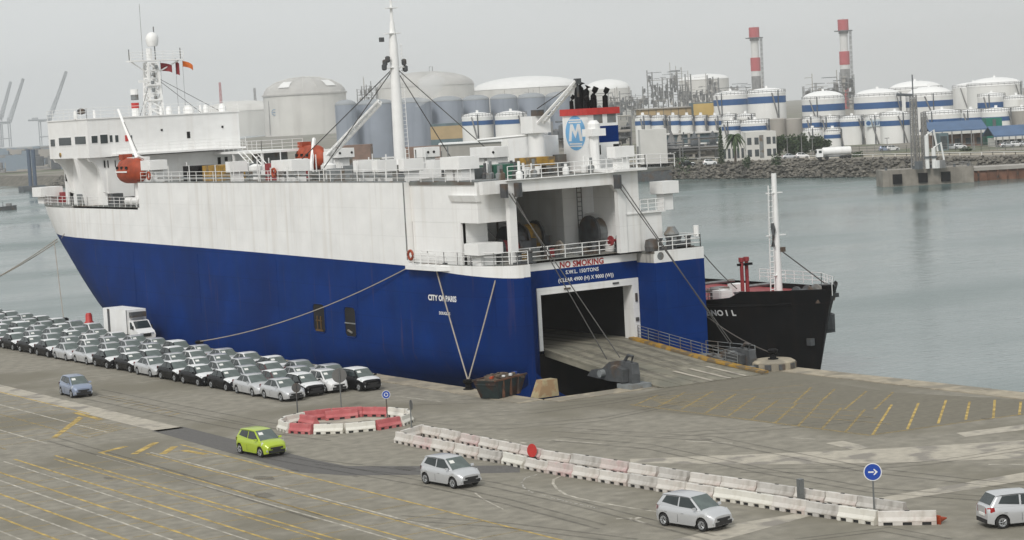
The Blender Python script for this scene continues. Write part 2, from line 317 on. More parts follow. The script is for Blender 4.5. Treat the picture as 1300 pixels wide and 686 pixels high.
def curve_line(pxs, w, mat, lev=2):
    ps = [onZ(*p) for p in pxs]; L, Rr = [], []
    for i, p in enumerate(ps):
        d = (ps[min(i+1,len(ps)-1)]-ps[max(i-1,0)]).normalized(); u = Vector((-d.y,d.x,0))*w/2; L.append(p+u); Rr.append(p-u)
    M().grid([[(a.x,a.y,CZ*lev),(b.x,b.y,CZ*lev)] for a, b in zip(L, Rr)]).mk('painted_line', mat, quay)
curve_line(((711,605),(703,609),(702,614),(707,621),(718,628),(735,633),(765,639),(800,645),(835,650)), .16, MT['wline'])
curve_line(((684,602),(667,607),(662,613),(665,619),(674,625),(700,632),(720,637),(760,646)), .1, pm('worn_white_paint', (.42,.4,.36), .8, 0, .1, alpha_wear=.5))
curve_line(((603,626),(612,633),(625,640),(639,647)), .1, MT['wline'])
curve_line(((782,659),(800,658),(818,665)), .22, MT['wline']); curve_line(((800,661),(813,657)), .3, MT['wline'])
for a, b in (((640,558),(668,563)),((705,559),(770,564)),((500,503),(560,510)),((1035,558),(1005,556)),((1255,590),(1300,590)),((870,560),(930,563)),((505,480),(520,486))): strip('painted_line', onZ(*a), onZ(*b), .2, MT['wline'], 2)
TM = pm('tyre_mark', (.085,.08,.072), .9, 0, .1, 1, alpha_wear=.2, alpha=.34)
for pxs in (((400,590),(470,598),(540,606),(620,618),(720,640),(830,668),(900,686)),((300,575),(380,590),(460,604),(540,618),(640,640),(760,672)),((520,540),(560,545),(640,545),(760,535),(860,515)),((600,530),(680,525),(780,512),(850,500)),((520,515),(600,512),(700,512),(800,505)),((1200,690),(1120,675),(1000,690)),((700,560),(820,570),(960,600),(1100,625),(1300,640)),((700,548),(900,560),(1100,600),(1300,622)),
            ((100,505),(180,522),(300,545),(420,560)),((120,500),(220,520),(350,545)),((60,560),(200,600),(400,660)),((500,660),(640,670),(800,690)),((940,600),(1060,600),(1180,590),(1300,572)),((840,555),(960,548),(1100,535))):
    curve_line(pxs, .22, TM, 4); curve_line([(x+9,y-5) for x,y in pxs], .2, TM, 4)
for k in range(12):
    x, y = random.uniform(0,1290), random.uniform(515,680); c0 = onZ(x,y); rr0 = random.uniform(.15,.55)
    sheet('patch_stain', [c0+Vector((rr0*random.uniform(.7,1.2)*math.cos(.7*q),2*rr0*random.uniform(.7,1.2)*math.sin(.7*q),0)) for q in range(9)], pm('oil_stain', (.10,.09,.078), .7, 0, .2, 2, alpha_wear=.3, alpha=.4) if k == 0 else bpy.data.materials['oil_stain'], 5)
# ------------------------------------------------------------------ cars
def car(kind, paint, film=False):
    """one car at the origin, nose towards -Y, with all its parts"""
    if kind == 'sedan': L, W, H, yw, yrf, yrr, yrb, belt, wf, wr, tail, nose = 4.35, 1.72, 1.46, -1.02, -.28, .92, 1.62, .93, -1.33, 1.27, .96, .66
    elif kind == 'hatch': L, W, H, yw, yrf, yrr, yrb, belt, wf, wr, tail, nose = 3.85, 1.68, 1.54, -1.02, -.3, 1.35, 1.80, .96, -1.22, 1.24, .93, .70
    else: L, W, H, yw, yrf, yrr, yrb, belt, wf, wr, tail, nose = 3.64, 1.60, 1.53, -1.08, -.36, 1.36, 1.74, .95, -1.17, 1.20, .95, .68
    hl = L/2; rw = .295; ra = .36
    root = bpy.data.objects.new('car', None); COL.objects.link(root); root.empty_display_size = .5
    st = sorted({-hl,-hl+.06,-hl+.2,-hl+.45,yw,(yw+yrf)/2,0,.45,yrr,yrb,hl-.35,hl-.1,hl} | {round(c+d,3) for c in (wf,wr) for d in (-ra,-ra*.93,-ra*.7,-ra*.36,0,ra*.36,ra*.7,ra*.93,ra)})
    st = [y for i, y in enumerate(st) if i == 0 or y-st[i-1] > .012]
    def top(y):
        if y < yw: 
            u = (y+hl)/(yw+hl); return nose+(belt-nose)*(1-(1-u)**2.2)
        if y > yrb-.02: u = (y-yrb)/(hl-yrb+1e-6); return belt+.05+(tail-belt-.05)*max(0,u)
        return belt+.05*max(0,min(1,(y-yw)/(yrb-yw)))
    def hw(y):
        e = max(0, (abs(y)-(hl-.55))/.55); return W/2*(1-.24*e**2.4)*(1-.03*max(0,(abs(y)-1)/hl))
    rows = []
    for y in st:
        w, t = hw(y), top(y); zb = .2+.06*max(0,(abs(y)-(hl-.3))/.3)
        for c in (wf, wr):
            if abs(y-c) < ra: zb = max(zb, rw+math.sqrt(ra*ra-(y-c)**2))
        half = [(w*.96,zb),(w*.995,max(zb+.015,.40)),(w,max(zb+.03,.62*t+.05)),(w*.975,t-.12),(w*.90,t-.035),(w*.62,t+.012),(0,t+.03)]
        rows.append([(-x,y,z) for x,z in half[:-1]]+[(x,y,z) for x,z in reversed(half)])
    b, bon = M(), M(); n = len(rows[0])
    for i in range(len(rows)-1):
        for j in range(n-1):
            fs = (rows[i][j], rows[i][j+1], rows[i+1][j+1], rows[i+1][j])
            isb = st[i+1] <= yw+.01 and st[i] >= -hl+.1 and 3 <= j <= n-5
            (bon if isb else b).add(fs, [(0,1,2,3)])
    b.add(rows[0], [tuple(range(n))]); b.add(rows[-1], [tuple(range(n-1,-1,-1))])
    # cabin frame
    bw, rwid = W/2*.885, W/2*.72; zr = H-.05
    zb0, zb1 = top(yw)-.03, top(yrb)-.03
    def lerp(a, c, t): return tuple(a[k]+(c[k]-a[k])*t for k in range(3))
    A = {s: ((s*bw,yw,zb0),(s*rwid,yrf,zr),(s*rwid,yrr,zr),(s*bw,yrb,zb1)) for s in (-1,1)}
    import bmesh
    cb = bmesh.new(); cv = [cb.verts.new(p) for p in list(A[-1])+list(A[1])]
    for f in ((0,1,2,3),(7,6,5,4),(4,5,1,0),(3,2,6,7),(1,5,6,2),(0,3,7,4)): cb.faces.new([cv[i] for i in f])
    bmesh.ops.bevel(cb, geom=[e for e in cb.edges if max(v.co.z for v in e.verts) > zr-.01], offset=.13, segments=3, profile=.5, affect='EDGES')
    cb.verts.index_update(); b.add([tuple(v.co) for v in cb.verts], [tuple(v.index for v in f.verts) for f in cb.faces]); cb.free()
    def weld(m, name, mats, parent=root):
        o = m.mk(name, mats, parent, smooth=True); me = o.data
        import bmesh
        bm = bmesh.new(); bm.from_mesh(me); bmesh.ops.remove_doubles(bm, verts=bm.verts, dist=.002); bmesh.ops.recalc_face_normals(bm, faces=bm.faces); bm.to_mesh(me); bm.free()
        me.set_sharp_from_angle(angle=R(42)); return o
    weld(b, 'body', PAINT[paint]); top_m = MT['film'] if film else PAINT[paint]
    weld(bon, 'bonnet', top_m)
    rr = []
    for y, zz, ws in ((yrf-.03,zr-.015,1.0),(yrf+.12,zr+.03,1.0),((yrf+yrr)/2,zr+.05,1.02),(yrr-.15,zr+.03,1.0),(yrr+.05,zr-.015,.98)):
        rr.append([(x*rwid*ws,y,zz-(.05 if abs(x) > 1 else .012*abs(x))) for x in (-1.03,-.9,-.5,0,.5,.9,1.03)])
    weld(M().grid(rr), 'roof', top_m)
    def off(ps, d):
        ps = [Vector(p) for p in ps]; nn = (ps[1]-ps[0]).cross(ps[2]-ps[0]).normalized()
        c = sum(ps, Vector())/len(ps)
        if nn.dot(c-Vector((0,.3,.6))) < 0: nn = -nn
        return [tuple(p+nn*d) for p in ps]
    G = MT['glass']
    def pane(name, q, d=.012):
        m = M(); vec = Vector(off(q, 1.0)[0])-Vector(q[0]); m.ext(off(q, -.01), vec*(d+.01)); m.mk(name, MT['windscreen'] if name == 'windscreen' else G, root)
    wsq = [lerp(A[-1][0],A[1][0],.06), lerp(A[-1][0],A[1][0],.94), lerp(A[-1][1],A[1][1],.95), lerp(A[-1][1],A[1][1],.05)]
    wsq = [lerp(wsq[0],wsq[3],.02), lerp(wsq[1],wsq[2],.02), lerp(wsq[1],wsq[2],.97), lerp(wsq[0],wsq[3],.97)]
    pane('windscreen', wsq)
    rq = [lerp(A[-1][3],A[1][3],.09), lerp(A[-1][3],A[1][3],.91), lerp(A[-1][2],A[1][2],.92), lerp(A[-1][2],A[1][2],.08)]
    rq = [lerp(rq[0],rq[3],.16), lerp(rq[1],rq[2],.16), lerp(rq[1],rq[2],.93), lerp(rq[0],rq[3],.93)]
    pane('rear_window', rq)
    for s in (-1, 1):
        a0, a1, a2, a3 = A[s]
        lo = lambda t: lerp(lerp(a0,a3,t), lerp(a1,a2,t), .10)
        def hi(t): return lerp(a1,a2,t)
        yb = .30
        def pt(y, k):  # point on the cabin side at length y, height fraction k
            ylo, yhi = a0[1]+(a1[1]-a0[1])*k, a3[1]+(a2[1]-a3[1])*k
            u = (y-ylo)/(yhi-ylo); return lerp(lerp(a0,a1,k), lerp(a3,a2,k), u)
        def yl(k): return a0[1]+(a1[1]-a0[1])*k+.12
        def yr(k): return a3[1]+(a2[1]-a3[1])*k-(.22 if kind == 'sedan' else .3)
        kr = .1 if kind == 'sedan' else .28
        pane('side_window', [pt(yl(.1),.1), pt(yb-.04,.1), pt(yb-.06,.9), pt(yl(.9),.9)])
        pane('side_window', [pt(yb+.05,.12), pt(yr(kr),kr), pt(yr(.88),.88), pt(yb+.03,.9)])
        m = M().add([(s*W/2*.93,yw+.22,belt+.0),(s*(W/2+.13),yw+.2,belt+.01),(s*(W/2+.13),yw+.22,belt+.13),(s*W/2*.93,yw+.24,belt+.11),(s*W/2*.93,yw+.30,belt+.0),(s*(W/2+.11),yw+.32,belt+.02),(s*(W/2+.11),yw+.31,belt+.12),(s*W/2*.93,yw+.30,belt+.11)],
            [(0,1,2,3),(7,6,5,4),(0,4,5,1),(1,5,6,2),(2,6,7,3),(3,7,4,0)]); m.mk('mirror', PAINT[paint], root)
        # lamps wrap over the corners
        w0, w1 = hw(-hl+.03), hw(-hl+.45)
        yA, zA = -hl-.012, nose
        h = M().add([(s*w0*.50,yA,zA-.13),(s*w0*.98,yA+.05,zA-.12),(s*w1*1.005,-hl+.42,zA+.06),(s*w1*.93,-hl+.44,top(-hl+.44)+.005),(s*w0*.86,yA+.16,zA+.055),(s*w0*.52,yA+.03,zA-.015),
                      (s*w0*.5,yA+.25,zA-.13),(s*w0*.6,-hl+.4,zA-.05)], [(0,1,4,5),(1,2,3,4),(0,1,2,7,6),(5,4,3,7,6)]); h.mk('headlight', MT['lamp'], root)
        w2, w3 = hw(hl-.02), hw(hl-.4)
        M().add([(s*w2*.62,hl+.012,tail-.28),(s*w2*.99,hl-.02,tail-.28),(s*w3*1.0,hl-.28,tail-.14),(s*w3*.985,hl-.26,tail+.02),(s*w2*.93,hl-.02,tail+.0),(s*w2*.66,hl+.012,tail-.04)], [(0,1,4,5),(1,2,3,4)]).mk('tail_light', MT['tlamp'], root)
    g = M().box(-.42,.42,-hl-.02,-hl+.08,nose-.19,nose-.08); g.mk('grille', MT['trim'], root)
    M().box(-.55,.55,-hl-.015,-hl+.08,.27,.44).mk('air_intake', MT['trim'], root)
    M().box(-hw(hl)*.9,hw(hl)*.9,hl-.1,hl+.025,.24,.42).mk('rear_bumper', MT['trim'], root)
    M().box(-.26,.26,-hl-.03,-hl+.05,.44,.54).mk('number_plate', MT['trim'], root); M().box(-.26,.26,hl,hl+.03,.56,.67).mk('number_plate', MT['paper'], root)
    for s in (-1,1):
        M().lathe([(.07,-.02),(.07,.02)], (s*.62,-hl+.03,.40), 8, 'Y').mk('fog_lamp', MT['lamp'], root)
        for yy in ((yw+.12, .28, 1.18) if kind == 'sedan' else (yw+.12, .28, 1.0)):
            xx = s*(hw(yy)*1.0+.0015); m = M(); m.ext([(xx,yy-.007,.30),(xx,yy+.007,.30),(xx,yy+.007,.62*top(yy)+.05),(xx,yy-.007,.62*top(yy)+.05)], (s*.003,0,0)); m.mk('door_seam', MT['trim'], root)
        for yy in (-.1, .95): M().box(s*W/2-.012,s*W/2+.018,yy,yy+.16,.70,.73).mk('door_handle', PAINT[paint] if paint != 'silver' else MT['rim'], root)
    M().box(-W/2*.8,W/2*.8,-hl+.25,hl-.25,.17,.62).mk('underbody', MT['trim'], root)
    pc = [lerp(lerp(wsq[0],wsq[1],.08),lerp(wsq[3],wsq[2],.08),.55), lerp(lerp(wsq[0],wsq[1],.34),lerp(wsq[3],wsq[2],.34),.55), lerp(lerp(wsq[0],wsq[1],.34),lerp(wsq[3],wsq[2],.34),.8), lerp(lerp(wsq[0],wsq[1],.08),lerp(wsq[3],wsq[2],.08),.8)]
    M().ext(off(pc,.016), (0,-.002,.002)).mk('windscreen_sheet', MT['paper'], root)
    for s in (-1, 1):
        for yc in (wf, wr):
            x = s*(W/2-.11)
            prof = [(.17,-.095),(.27,-.1),(rw,-.07),(rw,.07),(.27,.1),(.17,.095)]
            w = M().lathe([(r_,z*1.0) for r_,z in prof], (x,yc,rw), 18, 'X').mk('wheel', MT['tyre'], root, smooth=True)
            d = M().lathe([(.205,.085*s),(.19,.108*s),(.06,.085*s),(.03,.10*s)], (x,yc,rw), 14, 'X')
            for k in range(5):
                a = 6.2832*k/5; c_, s_ = math.cos(a), math.sin(a)
                d.tube([(x+.112*s,yc+c_*.05,rw+s_*.05),(x+.112*s,yc+c_*.19,rw+s_*.19)], .025, 4)
            d.mk('rim', MT['rim'], w)
    return root
PROTO = {}
def place_car(kind, paint, film, x, y, rz, label, group, cat='car', name='parked_car'):
    k = (kind, paint, film)
    if k not in PROTO:
        o = car(*k); freeze(o); PROTO[k] = o; first = True
    else: o = copy_tree(PROTO[k], None, ('windscreen_sheet',) if random.random() < .55 else ())
    o.name = name; o.scale = (1.1,1.1,1.1); o.location = (x,y,0); o.rotation_euler = (0,0,rz); tag(o, label, cat, group)
    return o
# moving cars
def hd(dx, dy): return math.atan2(dx, -dy)      # rotation that points the nose along (dx,dy)
mv = 'cars being driven across the yard'
place_car('mini','blue',False, -23.1,35.6, R(-3), 'pale blue small hatchback driving beside the concrete strip at left', mv, name='moving_car')
place_car('mini','lime',False, -26.3,-4.8, R(4), 'lime green small hatchback driving left of the roundabout', mv, name='moving_car')
place_car('mini','silver',False, -23.8,-24.3, R(6), 'silver small hatchback in front of the long barrier island, nearer its roundabout end', mv, name='moving_car')
place_car('mini','silver',False, -21.7,-44.4, R(9), 'silver small hatchback at the bottom edge with the arrow sign behind it', mv, name='moving_car')
place_car('mini','silver',False, -10.6,-55.95, hd(.93,-.37), 'silver hatchback seen from behind, cut off by the right edge', mv, name='moving_car')
# parked files of export cars
files = [(-13.05,18.2,'SSDDDSDDSSDDDDSDS','nearest the camera'),(-10.75,18.9,'KMSSWSDSSWSSSDKSSD','second from the camera'),(-8.5,19.2,'HSMSSWDSSSWDSSKSSDS','third from the camera'),(-6.3,18.0,'BSSDWSSKSSWSSDSSSDSD','fourth from the camera'),(-4.05,79.0,'WSDDSDD','along the quay edge')]
nums = ['front','second','third','fourth','fifth','sixth','seventh','eighth','ninth','tenth','eleventh','twelfth','thirteenth','fourteenth','fifteenth','sixteenth','seventeenth','eighteenth','nineteenth','twentieth']
for fx, fy, cs, fname in files:
    for i, c in enumerate(cs):
        kind, paint, film, word = {'S':('sedan','silver',False,'silver saloon'),'D':('sedan','dark',True,'dark saloon with white-filmed bonnet and roof'),'K':('hatch','black',True,'black hatchback with white-filmed bonnet and roof'),'M':('sedan','maroon',True,'maroon saloon with white-filmed bonnet and roof'),
            'W':('sedan','white',False,'white saloon'),'H':('hatch','white',False,'white rounded hatchback'),'B':('hatch','grey' if 0 else 'dark',True,'dark hatchback with white-filmed bonnet and roof')}[c]
        place_car(kind, paint, film, fx+random.uniform(-.12,.12), fy+4.93*i+random.uniform(-.15,.15), R(random.uniform(-.8,.8)),
                  f'{word}, {nums[i]} in the file {fname}', 'export cars parked in files beside the ship')
# ------------------------------------------------------------------ box truck behind the cars
tr = thing('box_truck', 'white box truck parked behind the export cars beside the blue hull', 'truck', (-2.7,70,0), R(2))
def TB(): return M()
def on_t(m, name, mat, smooth=False):
    o = m.mk(name, mat, None, smooth); o.parent = tr; return o
on_t(TB().box(-1.15,1.15,.6,6.6,.95,3.55), 'cargo_box', MT['white2']); on_t(TB().box(-1.17,-1.152,4.9,5.5,1.0,3.5), 'side_door', MT['dgrey'])
for s in (-1,1): on_t(TB().box(s*1.15-.03,s*1.15+.03,.58,.66,.95,3.55), 'corner_post', MT['steel'])
on_t(TB().prism([(-.85,-.05),(.85,-.05),(.85,.58),(-.85,.58)], 2.75, 3.3), 'cooling_unit', MT['dgrey'])
cab = M(); prof = [(-1.75,.55),(-1.8,.95),(-1.55,1.3),(-.95,1.55),(-.25,2.35),(.5,2.45),(.5,.55)]
cab.ext([(-1.0,y,z) for y,z in prof], (2.0,0,0)); on_t(cab, 'cab', MT['white2'])
for nm, qd in (('windscreen',[(-.88,-.93,1.6),(.88,-.93,1.6),(.82,-.28,2.32),(-.82,-.28,2.32)]),):
    on_t(M().ext(qd, (0,-.03,.03)), nm, MT['glass'])
for s in (-1,1): on_t(M().ext([(s*1.0,-.7,1.55),(s*1.0,.2,1.5),(s*1.0,.2,2.25),(s*1.0,-.2,2.25)], (s*.015,0,0)), 'side_window', MT['glass']); on_t(M().box(s*.6-.2,s*.6+.2,-1.83,-1.7,.95,1.15), 'headlight', MT['lamp']); on_t(M().box(s*1.12-.08,s*1.12+.08,-.75,-.68,1.5,1.9), 'mirror', MT['trim'])
on_t(M().box(-.45,.45,-1.84,-1.7,.75,1.1), 'grille', MT['trim']); on_t(M().box(-.95,.95,-1.4,6.5,.5,.95), 'chassis', MT['trim'])
for s in (-1,1):
    for yc in (-.9, 4.9):
        w = on_t(M().lathe([(.2,-.12),(.38,-.12),(.42,-.08),(.42,.08),(.38,.12),(.2,.12)], (s*.92,yc,.42), 16, 'X'), 'wheel', MT['tyre'], True)
        rm = M().lathe([(.22,s*.1),(.2,s*.135),(.05,s*.11)], (s*.92,yc,.42), 12, 'X').mk('rim', MT['rim']); rm.parent = w
tr.scale = (.94,.94,.94)
# ------------------------------------------------------------------ barriers
def barrier_mesh(L):
    m = M(); h = L/2-.02
    pr = [(-.27,.16),(-.28,.22),(-.14,.40),(-.11,.68),(-.09,.70),(.09,.70),(.11,.68),(.14,.40),(.28,.22),(.27,.16)]
    m.ext([(-h,y,z) for y,z in pr], (2*h,0,0))
    e = [-h,-h+.2*L*.6,-h+.2*L*.6+.16*L]
    xs = []; seg = 2*h/3.0
    for k in range(3):
        c = -h+seg*(k+.5); xs.append((c-seg*.24, c+seg*.24))
    cur = -h
    for a, b_ in xs+[(h,h)]:
        m.box(cur, a, -.27, .27, 0, .16); cur = b_
    return m
def core(L): 
    return M().box(-L/2+.03, L/2-.03, -.2, .2, .003, .158)  # black core fills the notches, painting in the shade of the pockets
BP = {}
def barrier(x, y, ang, mat, L, label, group):
    k = (mat, round(L,1))
    if k not in BP:
        r = bpy.data.objects.new('plastic_barrier', None); COL.objects.link(r)
        a = barrier_mesh(L).mk('barrier_body', MT[mat]); a.parent = r; c = core(L).mk('pocket_shade_core', MT['trim']); c.parent = r
        f = M().box(-.12,.12,-.05,.05,.70,.725).mk('filler_cap', MT['trim' if mat != 'bred' else 'bred']); f.parent = r; f.location = (0,0,0)
        freeze(r); BP[k] = r
    else: r = copy_tree(BP[k])
    r.location = (x+random.uniform(-.05,.05),y+random.uniform(-.05,.05),0); r.rotation_euler = (0,0,ang+random.uniform(-.03,.03)); r.scale = (1,1,random.uniform(.93,1.03)); tag(r, label, 'barrier', group); return r
def run(pts, L, fn, close=False):
    pts = [Vector((p[0],p[1],0)) for p in pts]; n = 0
    for a, b_ in zip(pts, pts[1:]):
        k = max(1, round((b_-a).length/L)); d = (b_-a)/k; ang = math.atan2(d.y, d.x)
        for i in range(k):
            c = a+d*(i+.5); fn(c.x, c.y, ang+random.uniform(-.015,.015), d.length, n); n += 1
ords = nums+['twenty-first','twenty-second','twenty-third','twenty-fourth','twenty-fifth','twenty-sixth','twenty-seventh']
def isl(row, mats):
    def fn(x, y, a, L, n):
        mt = mats(n); barrier(x, y, a, mt, 2.4 if 2.2 < L < 2.6 else L, f"{dict(bclean='clean white',bwhite='weathered white',bpink='pinkish worn',bgrey='greyish dirty')[mt]} barrier, {'first' if n==0 else ords[n]} from the roundabout, {row} row of long island", 'barriers of the long traffic island')
    return fn
PZ = lambda seq, off=(.15,.2): [(onZ(*p).x+off[0], onZ(*p).y+off[1]) for p in seq]
run(PZ(((505,562.6),(550,571.6),(610,583.6),(699,601.5),(763,612),(837,624),(947,640.7),(1026,654),(1115,667.6),(1190,666.5))), 2.4, isl('nearer', lambda n: 'bclean' if n in (5,13,14,17) else ('bwhite','bgrey','bwhite','bpink')[(n*7+n//3)%4]))
run(PZ(((538,553),(610,568.6),(689,585.5),(765.6,598),(837,609.7),(918,621.8),(1011.7,635),(1090.5,647),(1150,656))), 2.4, isl('farther', lambda n: ('bwhite','bpink','bgrey','bwhite','bwhite')[(n*3+n//4)%5]))
run(PZ(((509,561),(536,552.5))), 2.4, lambda x,y,a,L,n: barrier(x,y,a,'bwhite',L,'weathered white barrier closing the roundabout end of the long island','barriers of the long traffic island'))
# roundabout ring
ring_c = onZ(439,539.5); ru = Vector((IX.x,IX.y,0)).normalized(); rv_ = Vector((-ru.y,ru.x,0)); N = 13
for i in range(N):
    a = 6.2832*(i+.35)/N; p = ring_c+ru*(4.45*math.cos(a))+rv_*(3.75*math.sin(a)); t = -ru*(4.45*math.sin(a))+rv_*(3.75*math.cos(a)); L = 6.2832/N*t.length
    u, v = math.cos(a), math.sin(a)
    col = 'bred' if i in (2,3,4,8,11) else 'bclean'
    barrier(p.x, p.y, math.atan2(t.y,t.x), col, round(L,1), f"{'faded red' if col=='bred' else 'white'} plastic barrier of the roundabout ring, {ords[i] if i else 'first'} round from its right end", 'barriers of the roundabout ring')
for k, (pa, pb) in enumerate((((413,534),(455,530)),((383,538),(402,541)))):
    a, b_ = onZ(*pa), onZ(*pb); d = b_-a
    barrier((a.x+b_.x)/2, (a.y+b_.y)/2, math.atan2(d.y,d.x), 'bred', round(d.length,1), 'faded red barrier inside the ring, '+('longer one at the back' if k == 0 else 'shorter one by the front left'), 'barriers inside the roundabout')
sheet('island_slab', [ring_c+ru*(3.9*math.cos(.3*k))+rv_*(3.2*math.sin(.3*k)) for k in range(21)], MT['concrete'], 2)
# ------------------------------------------------------------------ signs and posts
def sign_disc(name, label, px, base_py, top_py, disc_r, face, mats, arrow=None):
    b_ = onZ(px, base_py); s_ = scale_at(b_); h = (base_py-top_py)/s_/.985
    r = thing(name, label, 'sign', (b_.x,b_.y,0)); d = Vector((EYE.x-b_.x, EYE.y-b_.y, 0)).normalized()
    ang = math.atan2(d.y,d.x)+face; fx = Vector((math.cos(ang),math.sin(ang),0)); sx = Vector((-fx.y,fx.x,0)); up = Vector((0,0,1)); c = Vector((b_.x,b_.y,h-disc_r))
    M().tube([(b_.x,b_.y,0),(b_.x,b_.y,h-.05)], .045, 8).mk('post', MT[mats[0]], r)
    def disc(rad, off, th, nm, m, par=r):
        n = 28; q = [c+fx*off+sx*(rad*math.cos(6.2832*k/n))+up*(rad*math.sin(6.2832*k/n)) for k in range(n)]
        return M().ext(q, fx*th).mk(nm, MT[m], par)
    disc(disc_r, .05, .02, 'sign_plate', mats[1])
    if arrow:
        pl = disc(disc_r*.9, .072, .004, 'sign_face', 'sblue'); n = c+fx*.079
        def P(u, v): return n+sx*u*disc_r+up*v*disc_r
        if arrow == 'right':
            M().ext([P(-.5,-.08),P(.1,-.08),P(.1,.08),P(-.5,.08)], fx*.004).mk('arrow', MT['swhite'], r); M().ext([P(.05,-.33),P(.2,-.33),P(.55,0),P(.2,.33),P(.05,.33),P(.28,.0)], fx*.005).mk('arrow', MT['swhite'], r)
        else:
            for k in range(3):
                a0 = 2.0944*k; arc = [a0+i*.24 for i in range(7)]
                q = [P(.5*math.cos(a),.5*math.sin(a)) for a in arc]+[P(.34*math.cos(a),.34*math.sin(a)) for a in reversed(arc)]
                M().ext(q, fx*.004).mk('arrow', MT['swhite'], r); e = arc[-1]+.02
                M().ext([P(.66*math.cos(e),.66*math.sin(e)),P(.42*math.cos(e+.42),.42*math.sin(e+.42)),P(.2*math.cos(e),.2*math.sin(e))], fx*.005).mk('arrow', MT['swhite'], r)
    return r
sign_disc('traffic_sign','round blue sign with white right arrow at the end of the long island',1110,652,588,.46,R(4),('steel','swhite'),'right')
sign_disc('traffic_sign','small round blue roundabout sign with white arrows on the ring',492,535,496,.30,R(5),('dgrey','swhite'),'ring')
sign_disc('traffic_sign','large grey back of a round sign behind the red barriers',433.5,520,468,.55,R(186),('steel','sback'))
sign_disc('traffic_sign','dark back of a round sign at the left of the ring',378,527,487,.34,R(170),('dgrey','dgrey'))
sign_disc('traffic_sign','narrow grey sign seen nearly edge on at the roundabout end of the island',523,552,508,.34,R(110),('steel','sback'))
b_ = onZ(1017,638); o = M().box(b_.x-.14,b_.x+.14,b_.y-.14,b_.y+.14,0,1.25); o = o.mk('bollard_post', MT['steel']); tag(o, 'square grey metal post inside the long barrier island', 'post')
b_ = onZ(676,585); r = thing('warning_beacon', 'red oval sign leaning against the farther row of the island', 'sign', (b_.x,b_.y,0))
c = Vector((b_.x,b_.y,.62)); d = Vector((EYE.x-b_.x,EYE.y-b_.y,.3)).normalized(); sx = d.cross(Vector((0,0,1))).normalized(); up = sx.cross(d)
M().ext([c+sx*(.30*math.cos(6.2832*k/20))+up*(.42*math.sin(6.2832*k/20))+sx*up.z*.0 for k in range(20)], -d*.06).mk('sign_plate', MT['red'], r); M().box(b_.x-.2,b_.x+.2,b_.y-.1,b_.y+.3,0,.22).mk('foot', MT['trim'], r)
b_ = onZ(1196,664); r = thing('traffic_cone', 'orange cone lying at the tip of the long barrier island', 'cone', (b_.x,b_.y,0))
M().lathe([(.2,-.3),(.04,.3)], (b_.x,b_.y,.2), 12, 'X').mk('cone_body', MT['orange'], r, True); M().box(b_.x-.36,b_.x-.30,b_.y-.24,b_.y+.24,0,.44).mk('cone_base', MT['orange'], r)
# quay furniture
def bollard(x, y, label, m='black', s=1.0):
    o = M().lathe([(.42*s,0),(.42*s,.06),(.26*s,.1),(.24*s,.42*s),(.40*s,.55*s),(.42*s,.72*s),(.3*s,.8*s)], (x,y,.05), 16).mk('mooring_bollard', MT[m], None, True)
    return tag(o, label, 'bollard', 'mooring bollards on the quay edge')
bollard(-1.35,9.6,'black mooring bollard beside the skip with two white ropes')
bollard(-1.7,93.5,'black mooring bollard with the bow rope, left of the red marker', s=1.35); bollard(-2.0,110,'black mooring bollard at the far left behind the cars', s=1.35); bollard(-1.7,58,'mooring bollard behind the cars where the long hull rope ends'); bollard(-1.7,135,'mooring bollard on the quay beyond the left edge')
r = thing('marker_post', 'orange red marker on the quay left of the box truck', 'marker', (-1.9,85.5,0)); M().lathe([(.7,0),(.6,1.0),(.38,1.25),(.35,1.9),(.25,2.1)], (-1.9,85.5,0), 12).mk('post', MT['red'], r, True)
# skip full of rubble
sk = thing('skip_container', 'dark rusty skip full of debris at the corner of the quay', 'skip', (-1.75,4.4,0), R(24))
def on(par, m, nm, mat, sm=False):
    o = m.mk(nm, mat, None, sm); o.parent = par; return o
lo_, hi_ = [(-1.5,-.8),(1.5,-.8),(1.5,.8),(-1.5,.8)], [(-2.15,-1.0),(2.15,-1.0),(2.15,1.0),(-2.15,1.0)]
m = M(); n0 = [(x,y,.05) for x,y in lo_]; n1 = [(x,y,1.45) for x,y in hi_]; i1 = [(x*.95,y*.92,1.45) for x,y in hi_]; i0 = [(x*.95,y*.92,1.1) for x,y in hi_]
m.add(n0+n1+i1+i0, [(3,2,1,0)]+[(i,(i+1)%4,(i+1)%4+4,i+4) for i in range(4)]+[(i+4,(i+1)%4+4,(i+1)%4+8,i+8) for i in range(4)]+[(i+8,(i+1)%4+8,(i+1)%4+12,i+12) for i in range(4)]+[(12,13,14,15)])
on(sk, m, 'skip_body', MT['skipm'])
for x in (-1.0,0,1.0): on(sk, M().box(x-.06,x+.06,-1.02,-.84,.1,1.4), 'rib', MT['rust'])
for s in (-1,1): on(sk, M().box(-2.2,2.2,s*1.0-.06,s*1.0+.06,1.4,1.52), 'rim_bar', MT['rust'])
m = M()
for i in range(110):
    a = [random.uniform(-1.8,1.8), random.uniform(-.8,.8)]; h = 1.15+.45*(1-(a[0]/2)**2)*random.random()
    m.rbox((a[0],a[1],h), (random.uniform(.15,.8),random.uniform(.08,.3),random.uniform(.05,.25)), random.uniform(0,3))
on(sk, m, 'debris', MT['rubble'])['kind'] = 'stuff'
for x, y, w, mt in ((1.65,-.3,.5,'sblue'),(.75,-.5,.35,'swhite'),(-.3,-.55,.25,'swhite'),(-1.0,0,.8,'orange')): on(sk, M().rbox((x,y,1.5), (w,.22,.16), .3), 'bag', MT[mt])
